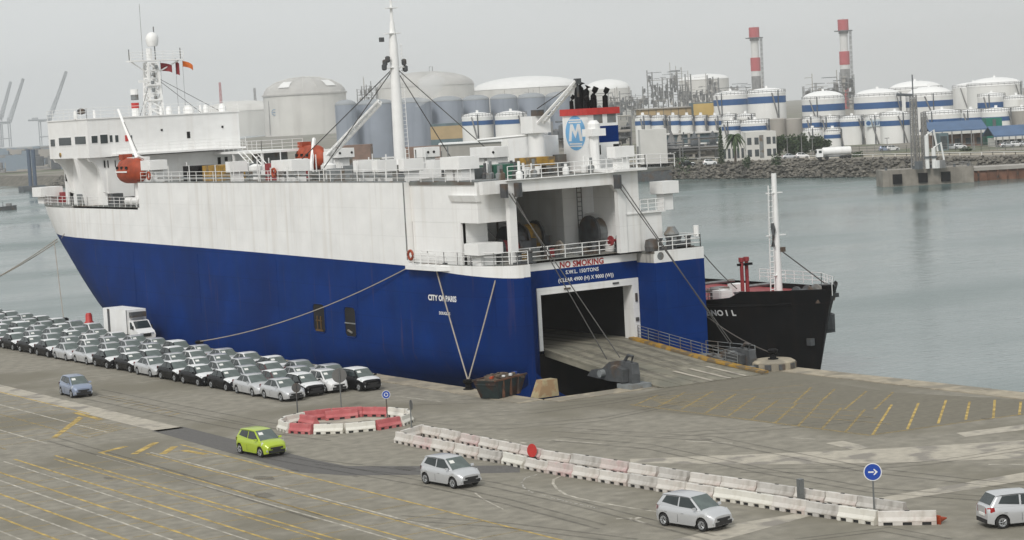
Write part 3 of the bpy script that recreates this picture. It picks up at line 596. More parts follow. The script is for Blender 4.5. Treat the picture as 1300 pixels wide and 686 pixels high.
b_ = onZ(694,503); ck = M().prism([(b_.x-1.1,b_.y-.5),(b_.x+.75,b_.y-.55),(b_.x+.75,b_.y+.5),(b_.x-1.1,b_.y+.5)], 0, 1.25, [(b_.x-.55,b_.y-.4),(b_.x+.72,b_.y-.45),(b_.x+.72,b_.y+.45),(b_.x-.55,b_.y+.45)]).mk('concrete_block', pm('ochre_concrete', (.36,.30,.18), .9, 0, .25, 1.3, patch=.8, pscale=1.2, pcol=(.3,.2,.11)))
tag(ck, 'pale ochre concrete block between the skip and the ramp', 'block')
b_ = onZ(978,468); r = thing('fender_block', 'low round concrete mooring block at the right foot of the ramp', 'block', (20.3,-.7,0))
M().lathe([(1.75,0),(1.75,.6),(1.5,.75)], (20.2,-1.2,0), 20).mk('base', MT['coping'], r)
for k in range(10):
    a = 6.2832*k/10; M().rbox((20.2+1.72*math.cos(a),-1.2+1.72*math.sin(a),.1), (.18,.5,.42), a).mk('dark_patch', MT['dgrey'], r)
bl = bollard(20.2,-1.2,'black bollard standing on the round concrete block by the ramp'); bl.location.z = .72
# ------------------------------------------------------------------ the car carrier ship
ship = thing('car_carrier_ship', 'large blue and white car carrier ship moored with its stern ramp down on the quay', 'ship', (10.8, 60, WZ))
W_, B_, G_ = MT['white'], MT['blue'], MT['greydeck']
def sp(m, name, mat, parent=None, smooth=False, kind=None): return m.mk(name, mat, parent or ship, smooth, kind)
TC, HB = 10.8, 10.25
def tab(x, T): return float(np.interp(x, [a for a, b in T], [b for a, b in T]))
STEM = [(-4,108),(-2.5,107.5),(0,108.5),(2,111.5),(4,113.9),(6,115.8),(8,117.6),(10,119.3),(12,120.3),(13.4,120.6)]
LT = [(-4,40),(0,38),(5,33),(9,29),(13.3,25)]; PT = [(-4,2.0),(13.3,2.4)]
def half(s, z):
    u = (tab(z,STEM)-s)/tab(z,LT); h = HB
    if u <= 0: return 0.0
    if u < 1: h = HB*(1-(1-u)**tab(z,PT))
    if s < 15.5:
        q = min(1, (15.5-s)/7.5); h -= 2.75*(1-math.sqrt(max(0,1-q*q)))
    if s < 52 and z < 2.0: h -= ((52-s)/44)**1.3*((2.0-z)/4.5)**1.6*5.5
    return h
def zbw(s): return tab(s, [(8,8.35),(15,8.75),(21,9.1),(53,9.5),(82,9.75),(121,10.1)])
YS = [8.0,8.05,8.2,8.5,9,9.7,10.6,12,13.6,15.5,18,21,26,32,40,50,60,70,76,82,86,90,94,98,101,104,106.5,109,111,113,115,116.5,118,119.2,120.2,120.7]
def hull_side(sign, z_of, name, mat, ys):
    rows = []
    for s in ys:
        zs = z_of(s); row = []
        for z in zs:
            s2 = min(s, tab(z,STEM)) if s > 100 else s
            row.append((TC+sign*half(s2,z), s2, z))
        rows.append(row)
    return sp(M().grid(rows), name, mat, smooth=True)
def zl(s): 
    t = zbw(s); return [-4,-3,-2,-1,0,1,2]+[2+(t-2)*k/6 for k in range(1,7)]
MD = 9.35       # mooring deck
FD = 13.35      # forecastle deck
TD = 15.95      # top deck
for sg in (-1,1):
    hull_side(sg, zl, 'hull_plating', B_, YS)
    hull_side(sg, lambda s: [zbw(s)+(max(MD, zbw(s)+.02)-zbw(s))*k/3 for k in range(4)], 'sheer_strake', W_, [y for y in YS if y <= 21])
    hull_side(sg, lambda s: [zbw(s)+(FD-zbw(s))*k/5 for k in range(6)], 'upper_hull', W_, [y for y in YS if y >= 21])
# casing above, port and starboard, with the overhanging block near the stern
def xp(s): return .58
sp(M().box(.55,.75,21,75.6,FD+.002,TD), 'casing_side', W_); sp(M().box(20.85,21.05,21,75.6,FD+.002,TD), 'casing_side', W_)
sp(M().box(.75,20.85,75.3,75.6,FD,TD), 'casing_front', W_)
sp(M().box(.553,1.5,20.9,21.2,MD,TD-.01), 'casing_frame', W_)
sp(M().box(1.3,1.55,13.4,20.9,MD,12.7), 'casing_side', W_); sp(M().box(1.1,4.2,10.7,20.9,12.7,TD-.02), 'stern_house', W_)
sp(M().box(1.1,3.6,13.4,20.8,MD,12.69), 'stern_house', W_)
sp(M().ext([(.75,14.5,14.9),(.75,10.6,14.9),(.95,10.6,14.4),(.95,14.5,14.4)], (.4,0,0)), 'ledge', W_)
sp(M().box(1.0,20.6,24,75.3,TD-.25,TD), 'top_deck', G_); sp(M().box(1.0,20.6,11.0,24,TD-.25,TD), 'top_deck', G_)
fo = [(TC-half(s,FD), s) for s in YS if s >= 75.6]+[(TC+half(s,FD), s) for s in reversed(YS) if s >= 75.6]
sp(M().prism([(x,y) for x,y in fo][::-1], FD-.2, FD), 'forecastle_deck', G_)
md = [(TC-half(s,9.2)+.05, s) for s in reversed(YS) if s <= 26]
sp(M().prism(md+[(3.9,8.05),(3.9,10.5),(16.0,10.5),(16.0,8.05),(20.98,8.05),(20.98,26)], MD-.2, MD), 'mooring_deck', G_)
# transom: port block, recessed panel with the door, starboard block
XP, XS, YP = 3.9, 16.05, 10.5
zt = 8.4
def block(x0, x1, y0, z0, z1, name, mat): return sp(M().box(x0,x1,y0,y0+.2,z0,z1), name, mat)
pq = TC-half(8.0, 6)
block(pq-.02, XP, 8.0, -3.0, zt-.02, 'transom_plating', B_); block(pq-.02, XP, 8.0, zt-.02, MD, 'transom_strake', W_)
block(XS, 21.06, 8.0, -1.2, zt, 'transom_plating', B_); block(XS, 21.06, 8.0, zt, MD, 'transom_strake', W_)
sp(M().ext([(20.86,8.003,-1.2),(20.86,8.003,zt),(21.055,8.1,zt),(21.055,16,zt),(21.055,16,-1.2)], (0,0,.001)), 'corner_plate', B_)
sp(M().box(XS-.0,XS+.2,8.2,YP+.1,-2.4,zt), 'recess_wall', B_); sp(M().box(XS,XS+.2,8.2,YP+.1,zt,MD), 'recess_strake', pm('streaked_grey_white_paint', (.42,.41,.38), .6, 0, .2, 1, streak=.9, dirt=(.05,.05,.05), sscale=(2,2,.1)))  # recess strake in greyer white with nearly black streaks
sp(M().box(XP-.2,XP,8.2,YP+.1,-2.4,zt), 'recess_wall', B_)
OX0, OX1, OZ0, OZ1 = 6.0, 16.0, 2.15, 7.15
pan = sp(M().box(XP,OX0,YP,YP+.2,-3,8.55), 'stern_panel', B_); sp(M().box(OX0,XS,YP,YP+.2,OZ1,8.55), 'stern_panel', B_); sp(M().box(XP,XS,YP,YP+.2,8.55,MD), 'stern_strake', W_)
sp(M().box(OX0,XS,YP,YP+.2,-3,OZ0-.3), 'stern_panel', MT['black'])
fr = M().box(OX0,OX0+.34,YP-.12,YP+1.0,OZ0,OZ1).box(OX1-.62,OX1,YP-.12,YP+1.2,OZ0,OZ1).box(OX0+.34,OX1-.62,YP-.12,YP+1.0,OZ1-.55,OZ1); sp(fr, 'door_frame', W_)
for u in (8.6,13.4): sp(M().box(u,u+.6,YP-.2,YP-.125,OZ1-.32,OZ1-.18), 'door_lamp', MT['dgrey'])
sp(M().box(OX1-.4,OX1-.2,YP-.2,YP-.125,5.2,5.9), 'control_box', MT['dgrey']); sp(M().box(OX1-.45,OX1-.15,YP-.2,YP-.125,3.6,3.9), 'control_box', MT['dgrey'])
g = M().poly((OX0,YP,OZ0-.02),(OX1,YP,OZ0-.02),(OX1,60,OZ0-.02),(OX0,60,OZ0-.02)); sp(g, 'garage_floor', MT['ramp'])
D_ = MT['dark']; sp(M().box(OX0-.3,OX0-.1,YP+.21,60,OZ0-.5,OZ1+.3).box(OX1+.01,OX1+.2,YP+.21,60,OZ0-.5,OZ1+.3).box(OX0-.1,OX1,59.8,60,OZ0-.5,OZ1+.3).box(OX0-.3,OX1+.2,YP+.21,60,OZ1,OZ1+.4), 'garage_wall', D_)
NX, UZ = (1,0,0), (0,0,1)
txt('NO SMOKING', .66, (10.55,YP-.012,8.60), NX, UZ, pm('sign_red', (.36,.02,.02), .6, 0, .1), ship, thick=.004, space=1.05, bold=.035)
txt('S.W.L. 150/TONS', .42, (10.55,YP-.012,8.05), NX, UZ, MT['swhite'], ship, thick=.004, space=1.05); txt('(CLEAR 4900 (H) X 9000 (W))', .42, (10.9,YP-.012,7.45), NX, UZ, MT['swhite'], ship, thick=.004, space=1.02)
txt('CITY OF PARIS', .62, (.53,15.9,6.45), (.05,-1,0), UZ, MT['swhite'], ship, thick=.006, bold=.035); txt('DOUGLAS', .34, (.50,15.6,5.35), (.05,-1,0), UZ, MT['swhite'], ship, thick=.006)
# fairlead on stern strake; flat side ports, the shade inside put into their colour
sp(M().lathe([(.05,0),(.3,.02),(.33,.0)], (XS+.55,7.985,MD-.42), 14, 'Y'), 'fairlead', MT['mgrey'])
def hatch(px, y0, y1, w):
    a, b_ = onX(px,y0,.5), onX(px,y1,.5); zc, s = (a.z+b_.z)/2, a.y; h = (a.z-b_.z)/2; q = []
    r_ = .4
    for cx, cz, a0 in ((w/2-r_,h-r_,0),(-w/2+r_,h-r_,1.5708),(-w/2+r_,-h+r_,3.1416),(w/2-r_,-h+r_,4.7124)):
        q += [(s+cx+r_*math.cos(a0+i*.39), zc+cz+r_*math.sin(a0+i*.39)) for i in range(5)]
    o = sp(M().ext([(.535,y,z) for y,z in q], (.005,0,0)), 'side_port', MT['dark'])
    m = M(); pts = [(.52,y,z) for y,z in q]; m.tube(pts+[pts[0]], .06, 4, caps=False); m.mk('port_rim', B_, o)
    return o, s, zc, h
o, s, zc, h = hatch(404,386,422,2.2); m = M()
for ds in (-.3,.35): m.box(.46,.525,s+ds-.05,s+ds+.05,zc-h*.8,zc+.2)
m.box(.46,.525,s-.5,s+.6,zc-h*.2,zc-h*.12).box(.46,.525,s-.6,s+.7,zc-h*.9,zc-h*.78); m.mk('ladder', pm('ochre_ladder', (.12,.065,.015), .7, 0, .2), o)
o, s, zc, h = hatch(443.5,390,428,2.0); m = M().box(.46,.525,s-.95,s+.95,zc-.15,zc-.05); m.tube([(.46,s-.3,zc-h*.7),(.46,s+.4,zc-h*.55)], .1, 6); m.mk('rail', MT['mgrey'], o)
# rubbing strake, weld seams proud of the plating
for sy in (30,45,62,78): sp(M().box(.53,.56,sy,sy+.06,3.0,8.9), 'weld_seam', B_)
# -------------------------------------------------------------- stern ramp
R0, R1, RF = ((6.5,YP+.05),(15.4,YP+.05)), ((7.4,2.3),(16.9,2.3)), ((8.2,-2.75),(17.9,-3.15))
z0, z1 = OZ0, .75
rp = sp(M().ext([(R0[0][0],R0[0][1],z0),(R1[0][0],R1[0][1],z1),(R1[1][0],R1[1][1],z1),(R0[1][0],R0[1][1],z0)], (0,0,-.45)), 'ramp', MT['ramp'])
for k in range(1,6):
    f = k/6; a = Vector((R0[0][0],R0[0][1],z0+.012)).lerp(Vector((R1[0][0],R1[0][1],z1+.012)), f); b2 = Vector((R0[1][0],R0[1][1],z0+.012)).lerp(Vector((R1[1][0],R1[1][1],z1+.012)), f)
    M().tube([a,b2], .03, 4).mk('ramp_cleat', MT['ramp'], rp)
NF = 6
for k in range(NF):
    def L2(A, f): return Vector((A[0][0]+(A[1][0]-A[0][0])*f, A[0][1]+(A[1][1]-A[0][1])*f, 0))
    f0, f1 = (k+.03)/NF, (k+.97)/NF
    a, b2, c2, d2 = L2(R1,f0), L2(R1,f1), L2(RF,f1), L2(RF,f0)
    a.z = b2.z = z1-.03; c2.z = d2.z = .06
    m = M(); m.add([a,b2,c2,d2]+[p-Vector((0,0,.05 if i > 1 else .3)) for i, p in enumerate((a,b2,c2,d2))], [(3,2,1,0),(4,5,6,7),(0,1,5,4),(1,2,6,5),(2,3,7,6),(3,0,4,7)])
    m.mk('ramp_flap', MT['ramp'], rp)
    if k < 5 and k > 1: M().add([L2(R1,f1).lerp(L2(RF,f1),.25)+Vector((-.5,0,.60)), L2(R1,f1).lerp(L2(RF,f1),.25)+Vector((-.1,0,.60)), L2(RF,f1)+Vector((-.1,0,.085)), L2(RF,f1)+Vector((-.5,0,.085))], [(0,1,2,3)]).mk('flap_strip', MT['concrete'], rp)
for a, b2, za, zb in ((R0[1],R1[1],z0,z1),(R1[1],RF[1],z1,.06)):
    M().ext([(a[0]-.55,a[1],za+.02),(a[0]+.15,a[1],za+.02),(b2[0]+.15,b2[1],zb+.02),(b2[0]-.55,b2[1],zb+.02)], (0,0,.16)).mk('yellow_kerb', MT['rampy'], rp)
M().ext([(R0[0][0]-.05,R0[0][1],z0+.02),(R0[0][0]+.2,R0[0][1],z0+.02),(R1[0][0]+.2,R1[0][1],z1+.02),(R1[0][0]-.05,R1[0][1],z1+.02)], (0,0,.14)).mk('ramp_kerb', MT['ramp'], rp)
M().ext([(15.4+.2,YP,z0),(17.2,2.2,.75),(17.35,2.2,.75),(15.75,YP,z0)], (0,0,-.5)).mk('ramp_side', MT['dgrey'], rp)
M().rail([(15.65,YP-.2,z0+.1),(17.1,2.4,z1+.1),(17.6,0,.5)], 1.0, .03, 1.1, 4).mk('ramp_railing', MT['mgrey'], rp)
for f in (.16,.30,.52,.66,.84):
    def RP(A, f_, z): return Vector((A[0][0]+(A[1][0]-A[0][0])*f_, A[0][1]+(A[1][1]-A[0][1])*f_, z))
    M().add([RP(R0,f-.03,z0+.016),RP(R0,f+.03,z0+.016),RP(R1,f+.03,z1+.016),RP(R1,f-.03,z1+.016)], [(0,1,2,3)]).mk('tyre_track', TM, rp)
    M().add([RP(R0,f-.03,z0-.004)+Vector((0,22,0)),RP(R0,f+.03,z0-.004)+Vector((0,22,0)),RP(R0,f+.03,z0-.004),RP(R0,f-.03,z0-.004)], [(0,1,2,3)]).mk('tyre_track', TM, rp)
# lifting arms at either side of the ramp
def arm(x0, y0, name, mirror=1, hgt=1.0):
    q = [(0,5.6,.75),(0,5.0,1.45),(0,3.6,1.7),(0,2.6,2.5),(0,1.2,2.75),(0,-.2,2.55),(0,-.35,1.5),(0,-.3,.35),(0,.9,.35),(0,1.6,.9),(0,2.8,.5)]
    o = sp(M().ext([(x0+p[0],y0+p[1],.0+p[2]*hgt) for p in q], (.7*mirror,0,0)), name, MT['dgrey'])
    M().ext([(x0-.55*mirror,y0+.2,.5),(x0-.55*mirror,y0+.1,2.0*hgt),(x0-.55*mirror,y0+1.2,2.3*hgt),(x0-.55*mirror,y0+2.4,1.6*hgt),(x0-.55*mirror,y0+2.0,.5)], (.5*mirror,0,0)).mk('side_plate', MT['dgrey'], o)
    for yy, zz in ((.5,1.2),(1.6,1.9),(3.4,1.25)): M().lathe([(.3,-.1),(.3,.95),(.2,1.0)], (x0-.3*mirror if mirror > 0 else x0-.6,y0+yy,zz*hgt), 12, 'X').mk('pin', MT['mgrey'], o)
    M().tube([(x0+.3,y0+.2,2.4*hgt),(x0+.3,y0-.1,3.3*hgt),(x0+.3,y0+.5,3.35*hgt),(x0+.3,y0+1.0,2.7*hgt)], .12, 6).mk('lug', MT['dgrey'], o); M().box(x0-.6,x0+1.3,y0-.9,y0+.9,.06,.4).mk('foot', MT['mgrey'], o)
    return o
arm(6.6,-.7,'lifting_arm',1,.74); ar = arm(18.3,-.3,'lifting_arm',1,.62)
sp(M().box(17.6,19.9,.6,6.8,.35,.75), 'ramp_walkway', MT['mgrey']); sp(M().rail([(19.9,.6,.75),(19.9,6.8,.75)], 1.0, .04, 1.5), 'walkway_railing', MT['mgrey'])
# -------------------------------------------------------------- mooring deck and stern structure
sp(M().box(1.3,16.2,24.3,24.5,MD,TD-.26), 'rear_bulkhead', W_)
sp(M().box(onY(717,260,15.6).x,16.2,15.6,15.8,MD,TD-.27), 'winch_bulkhead', W_); sp(M().box(onY(717,260,15.6).x-.2,onY(717,260,15.6).x-.002,15.6,24.3,MD,TD-.27), 'side_bulkhead', W_); sp(M().box(1.56,16.2,10.1,24.29,TD-.34,TD-.255), 'ceiling', W_); sp(M().box(3.0,16,10.2,24,MD+.002,MD+.02), 'deck_bounce_sheet', pm('pale_bounce_sheet', (.30,.31,.29), .8, 0, .25, 1.0, patch=.5, pcol=(.2,.16,.12)))  # pale sheet added over the deck to bounce light into the recess
q = [(.9,9.5,14.95),(3.0,9.5,14.95),(3.25,9.5,14.6),(3.25,9.5,MD+.0),(3.9,9.5,MD),(3.9,9.5,14.4),(4.5,9.5,14.95),(13.2,9.5,14.95),(13.75,9.5,14.3),(13.75,9.5,MD),(14.5,9.5,MD),(14.5,9.5,TD),(.9,9.5,TD)]
sp(M().ext(q, (0,.5,0)), 'stern_portal', W_)
sp(M().box(3.0,14.5,9.2,9.5,TD-.05,TD), 'deck_edge', W_)
# starboard tower and house
sp(M().box(14.5,15.9,9.6,14.0,MD,TD-.0), 'stern_tower', W_); sp(M().box(13.2,16.3,8.8,16,TD-.0,TD+.18), 'tower_platform', W_)
hs = sp(M().box(14.6,18.2,9.7,15,MD,12.4), 'winch_house', W_); M().box(14.45,18.5,9.5,15.2,12.4,12.5).mk('roof_plate', W_, hs); M().box(14.3,14.598,9.9,10.6,12.6,13.3).mk('vent_box', MT['dgrey'], hs)
sp(M().rail([(16,9.6,12.5),(18.4,9.6,12.5)], 1.0, .035, .8), 'railing', MT['white2'])
def vent(x, y, z, w=1.5, l=2.0, h=2.3, cap=1.0, ang=0.0, stems=1, mat='white2', dots=False, over=.5):
    """box-headed deck ventilator: one or two trunks under an overhanging head"""
    v = M().rbox((x,y,z+h-cap), (w+over,l+over,cap), ang); o = sp(v, 'ventilator', MT[mat])
    ca, sa = math.cos(ang), math.sin(ang)
    for k in range(stems):
        d = 0 if stems == 1 else (k-.5)*l*.55
        M().rbox((x-sa*d,y+ca*d,z), (w*.8, l*.78 if stems == 1 else l*.42, h-cap), ang).mk('trunk', MT[mat], o)
    M().rbox((x,y,z+h-cap-.03), (w+over-.1,l+over-.1,.03), ang).mk('louvre', MT['mgrey'], o)
    if dots:
        for d in (-.3,.3): M().lathe([(.12,-.02),(.12,.02)], (x+d*l,y-(l+over)/2-.03 if ang == 0 else y, z+h-cap/2), 8, 'Y').mk('porthole', MT['dark'], o)
    return o
vent(19.0,10.2,12.5,1.2,1.2,2.35,1.0)                      # on the winch house
vent(2.0,11.6,MD,1.8,1.6,1.75,.9)                          # beside the port stern rail
# external stair, red door, winches
st = M(); a, b2 = Vector((4.9,13.5,MD)), Vector((4.9,20.0,13.2))
for sx in (-.4,.4): st.tube([a+Vector((sx,0,0)), b2+Vector((sx,0,0))], .07, 4); st.tube([a+Vector((sx,0,1)), b2+Vector((sx,0,1))], .03, 4)
for k in range(1,16): p = a.lerp(b2, k/16); st.box(p.x-.4,p.x+.4,p.y-.12,p.y+.12,p.z-.03,p.z+.03)
sp(st, 'stair', MT['mgrey']); sp(M().box(4.4,8.2,20,24.3,13.1,13.2), 'landing', W_); sp(M().rail([(4.4,20,13.2),(8.2,20,13.2)], 1, .03, 1), 'railing', MT['white2'])
d0 = sp(M().box(6.6,7.8,24.2,24.29,MD,MD+2.4), 'red_door', MT['dred']); sp(M().box(7.9,9.1,24.2,24.29,MD,MD+2.4), 'doorway', MT['dark'])
sp(M().tube([(13.2,24.1,MD+.2),(13.2,24.1,TD-.5)], .08, 5), 'pipe', MT['mgrey'])
def winch(x, y, r, w, drum, name='mooring_winch'):
    o = sp(M().box(x-w/2-.5,x+w/2+.5,y-.7,y+.7,MD,MD+.35), name, MT['dgrey'])
    for e in (-w/2, w/2): M().lathe([(r*.3,-.12),(r,-.1),(r,.1),(r*.3,.12)], (x+e,y,MD+.35+r*.85), 20, 'X').mk('flange', MT['dgrey'], o)
    M().lathe([(r*.78,-w/2),(r*.84,-w/4),(r*.8,0),(r*.85,w/4),(r*.78,w/2)], (x,y,MD+.35+r*.85), 16, 'X').mk('drum', MT[drum], o)
    M().box(x+w/2+.2,x+w/2+1.1,y-.5,y+.5,MD+.35,MD+1.5).mk('motor', MT['dgrey'], o); return o
winch(7.2,15.2,1.25,1.6,'dgrey'); winch(9.3,16.5,1.35,1.9,'rampy'); winch(onY(757,298,13.4).x,13.4,1.45,1.3,'mgrey'); winch(5.2,13.0,.8,1.6,'dred'); winch(18.4-.4,9.0+8.5,.8,1.5,'dgrey')
sp(M().box(5.2,7.6,12.0,12.8,MD,MD+.9), 'grey_locker', MT['mgrey']); sp(M().box(3.2,4.6,11,12.4,MD,MD+.8), 'grey_locker', MT['mgrey'])
rv = sp(M().tube([(13.4,10.6,MD+1.0),(15.3,10.6,MD+1.0)], .13, 6), 'red_valve', MT['dred']); M().lathe([(.3,0),(.3,.6),(.12,1.4)], (14.3,10.6,MD), 8).mk('valve_body', MT['dgrey'], rv); M().lathe([(.42,-.06),(.42,.06)], (13.6,10.6,MD+1.0), 10, 'X').mk('hand_wheel', MT['dred'], rv)
for x, y, s_, mt in ((4.4,15.5,.9,'dgrey'),(6.2,18,1.1,'mgrey'),(10.9,19.5,1.3,'white2'),(8.6,12.2,.7,'dred'),(11.2,12.0,.7,'mgrey'),(10.2,14.2,.8,'dgrey'),(5.8,11.6,.6,'rampy'),(14.9,15.0,.6,'dgrey'),(3.4,14.5,.8,'dgrey')): sp(M().box(x,x+s_*1.2,y,y+s_,MD+.02,MD+s_), 'deck_locker', MT[mt])
for x, y in ((6.0,14),(10.2,13.0),(4.6,17)): sp(M().lathe([(.55,-.1),(.62,0),(.55,.1),(.3,.12)], (x,y,MD+.65), 14, 'X'), 'rope_reel', MT['rope'])
ld_ = M()
for e in (0,.45): ld_.tube([(onY(717,260,15.6).x+1.2+e,15.5,MD),(onY(717,260,15.6).x+1.2+e,15.5,TD-.4)], .04, 4)
for k in range(16): ld_.tube([(onY(717,260,15.6).x+1.2,15.5,MD+.3+.38*k),(onY(717,260,15.6).x+1.65,15.5,MD+.3+.38*k)], .03, 4)
sp(ld_, 'wall_ladder', MT['mgrey'])
for x in (6.0,9.0,11.5): sp(M().tube([(x,24.2,MD),(x,24.2,TD-.4)], .09, 5), 'pipe', MT['mgrey']); sp(M().box(x+.5,x+1.1,24.15,24.28,MD+2.6,MD+3.3), 'wall_cabinet', MT['mgrey'])
def deck_bollards(x, y, z):
    o = sp(M().box(x-.9,x+.9,y-.3,y+.3,z,z+.12), 'deck_bollard', MT['dgrey'])
    for e in (-.5,.5): M().lathe([(.24,0),(.22,.7),(.3,.75),(.3,.85)], (x+e,y,z+.12), 10).mk('bitt', MT['dgrey'], o)
for x, y in ((2.2,18.5),(1.9,16),(4.2,9.2),(8.2,11.2),(11.9,11.2),(17.5,8.6),(19.6,8.8)): deck_bollards(x,y,MD)
sp(M().lathe([(.55,0),(.6,.35),(.5,.9),(.2,1.0)], (16.3,8.7,MD), 10), 'capstan', MT['dgrey'])
sp(M().box(18.6,20.1,8.5,9.6,MD,MD+.5), 'roller_fairlead', MT['dgrey']); sp(M().lathe([(.5,0),(.45,.6),(.65,.9),(.3,1.5)], (18.6,9.0,MD+.3), 10), 'windlass', MT['mgrey']); sp(M().lathe([(.24,0),(.24,.9)], (20.7,8.4,MD+.85), 8), 'life_raft', MT['white2'])
rl = [(.7,20.6,MD)]+[(TC-half(s,9.2)+.12, s, MD) for s in (18,15.5,13.6,12,10.6,9.7,9,8.5,8.15)]+[(XP-.1,8.1,MD)]
sp(M().rail(rl, 1.05, .035, 1.4), 'railing', MT['white2']); sp(M().rail([(XP+.1,YP+.1,MD),(15.8,YP+.1,MD)], 1.05, .04, 1.7, 3), 'railing', MT['white2']); sp(M().rail([(16.6,8.2,MD),(20.9,8.2,MD),(20.9,14,MD)], 1.05, .04, 1.5, 3), 'railing', MT['white2'])
sp(M().prism([(-.1,15.5),(-.1,20.4),(.6,21),(.6,14.5)], MD-.45, MD-.1), 'side_platform', W_); sp(M().rail([(-.05,15.6,MD-.1),(-.05,20.3,MD-.1)], 1.05, .035, 1.1), 'railing', MT['white2'])
for a, c2 in (((3.1,9.2,14.9),(7.0,1.0,2.2)),((3.4,9.2,14.9),(7.2,3.0,1.9)),((13.6,9.2,14.9),(18.3,1.4,2.0)),((14.0,9.2,14.9),(18.6,2.0,1.8))):
    sp(M().tube([a,c2], .045, 5), 'hoist_wire', MT['wire'])
for x in (2.6,3.9,13.5): 
    sp(M().rbox((x,9.1,14.6), (.3,.6,1.1), .2), 'wire_sheave', MT['dgrey'])
for s_, x in ((21.0,.5),): sp(M().tube([(.5,21.0,TD),(.5,21.0,12),(.5,21.0,9.6)], .05, 4), 'drain_pipe', MT['mgrey'])
# -------------------------------------------------------------- top deck
sp(M().rail([(.8,y,TD) for y in (11,30,50,75.3)], 1.05, .03, 2.0, 3), 'railing', MT['white2']); sp(M().rail([(20.8,y,TD) for y in (11,30,50,75.3)], 1.05, .03, 2.0, 3), 'railing', MT['white2']); sp(M().rail([(3.2,9.4,TD),(14.3,9.4,TD)], 1.05, .035, 1.6, 3), 'railing', MT['white2']); sp(M().rail([(14.4,8.9,TD+.18),(16.2,8.9,TD+.18),(16.2,15.5,TD+.18)], 1.05, .035, 1.2, 3), 'railing', MT['white2'])
sp(M().box(.52,.80,21,75.6,TD+.001,TD+.09), 'edge_shade_bar', MT['mgrey']); sp(M().box(1.05,4.25,10.65,20.9,TD+.001,TD+.08), 'edge_shade_bar', MT['mgrey'])  # thin grey bars draw in the shadow line along the deck edge
for y in (24,29,35,42,47.5,53,57,63,68,73): sp(M().tube([(.7,y,TD),(.7,y,TD+1.7)], .045, 4), 'stanchion', W_)
for y0_, y1_, z_ in ((22,34,.45),(36,52,.6),(55,72,.4)): sp(M().tube([(1.3,y0_,TD+z_),(1.3,y1_,TD+z_)], .12, 6), 'deck_pipe', MT['mgrey'])
for k in range(30): 
    x_, y_ = random.uniform(2,19), random.uniform(20,74); sp(M().tube([(x_,y_,TD),(x_,y_,TD+random.uniform(1.2,2.6))], .06, 4), 'vent_pipe', random.choice([W_,MT['white2'],MT['mgrey']]))
def pvent(x0, x1, ytop, stems=1, t=1.9, cap=1.0, base=None, dots=False, zb=None):
    """ventilator whose head spans the given width; its place comes from where the sight line meets the deck line"""
    zb = TD if zb is None else zb
    p = onX((x0+x1)/2, ytop, t); sc = scale_at(p); w = (x1-x0)/sc; wt = 1.5; ln = max(.9,(w-.839*(wt+.4))/.545)
    return vent(t, p.y, zb, wt, ln-.4, max(1.2,p.z-zb), cap, 0, stems, 'white2', dots, .4)
pvent(177,213,203.5); pvent(287,313,205); pvent(342,395,203,2); pvent(453,474,203.5); pvent(477,498,203); pvent(511,532,201.5); pvent(558,608,199,2,2.2,1.0)
pvent(411,450,188.5,1,12.5,.9,dots=True); pvent(525,558,187,1,12.5,.9,dots=True); pvent(596,650,186.5,2,12.0,.9,dots=True); pvent(240,262,208,1,14,.8); pvent(770,805,186,1,14.8,.9,zb=TD)
# aft mast with stays and derrick boom
MX, MY = 10.8, 39.0
ms = sp(M().lathe([(.55,0),(.5,6),(.38,12),(.2,14.0)], (MX,MY,TD), 12), 'signal_mast', MT['white2'], smooth=True)
M().lathe([(.9,0),(.62,1.4)], (MX,MY,TD), 12).mk('mast_foot', MT['white2'], ms)
M().tube([(MX,MY,TD+13.5),(MX,MY,TD+17.6)], .16, 6, .07).mk('topmast', MT['white2'], ms)
for z, w in ((9.8,1.0),(12.9,.7),(15.2,.5),(16.6,.9)): M().box(MX-w,MX+w,MY-.35,MY+.35,TD+z,TD+z+.08).mk('crosstree', MT['white2'], ms)
for dx, z in ((-1.1,10.0),(-.8,10.3),(-1.2,9.6),(.9,10.0),(1.0,9.4)): M().lathe([(.1,0),(.24,.1),(.24,.5),(.1,.6)], (MX+dx,MY-.2,TD+z), 8).mk('mast_lamp', MT['dgrey'], ms)
M().lathe([(.25,0),(.25,.4)], (MX-1.2,MY,TD+12.2), 8).mk('horn', MT['dgrey'], ms); M().tube([(MX-.5,MY,TD+17.6),(MX+.5,MY,TD+18.1)], .08, 5).mk('wind_vane', MT['dgrey'], ms)
ld = M(); 
for e in (-.2,.2): ld.tube([(MX+.75+e,MY-.1,TD+.5),(MX+.55+e,MY-.1,TD+12)], .035, 4)
for k in range(30): ld.tube([(MX+.55,MY-.1,TD+.8+k*.38),(MX+.9,MY-.1,TD+.8+k*.38)], .025, 4)
ld.mk('mast_ladder', MT['white2'], ms)
for e in ((3.0,MY+9),(3.5,MY+3),(17,MY-9),(16.5,MY-1)): M().tube([(MX,MY,TD+9.9),(e[0],e[1],TD)], .045, 4).mk('stay', MT['wire'], ms)
bm = sp(M().lattice((8.0,47.5,TD+2.0), onY(482,130,41), .45, .35, .1, 10), 'derrick_boom', MT['white2']); M().lathe([(.5,0),(.45,2.4)], (8.0,47.6,TD), 10).mk('boom_pedestal', MT['white2'], bm)
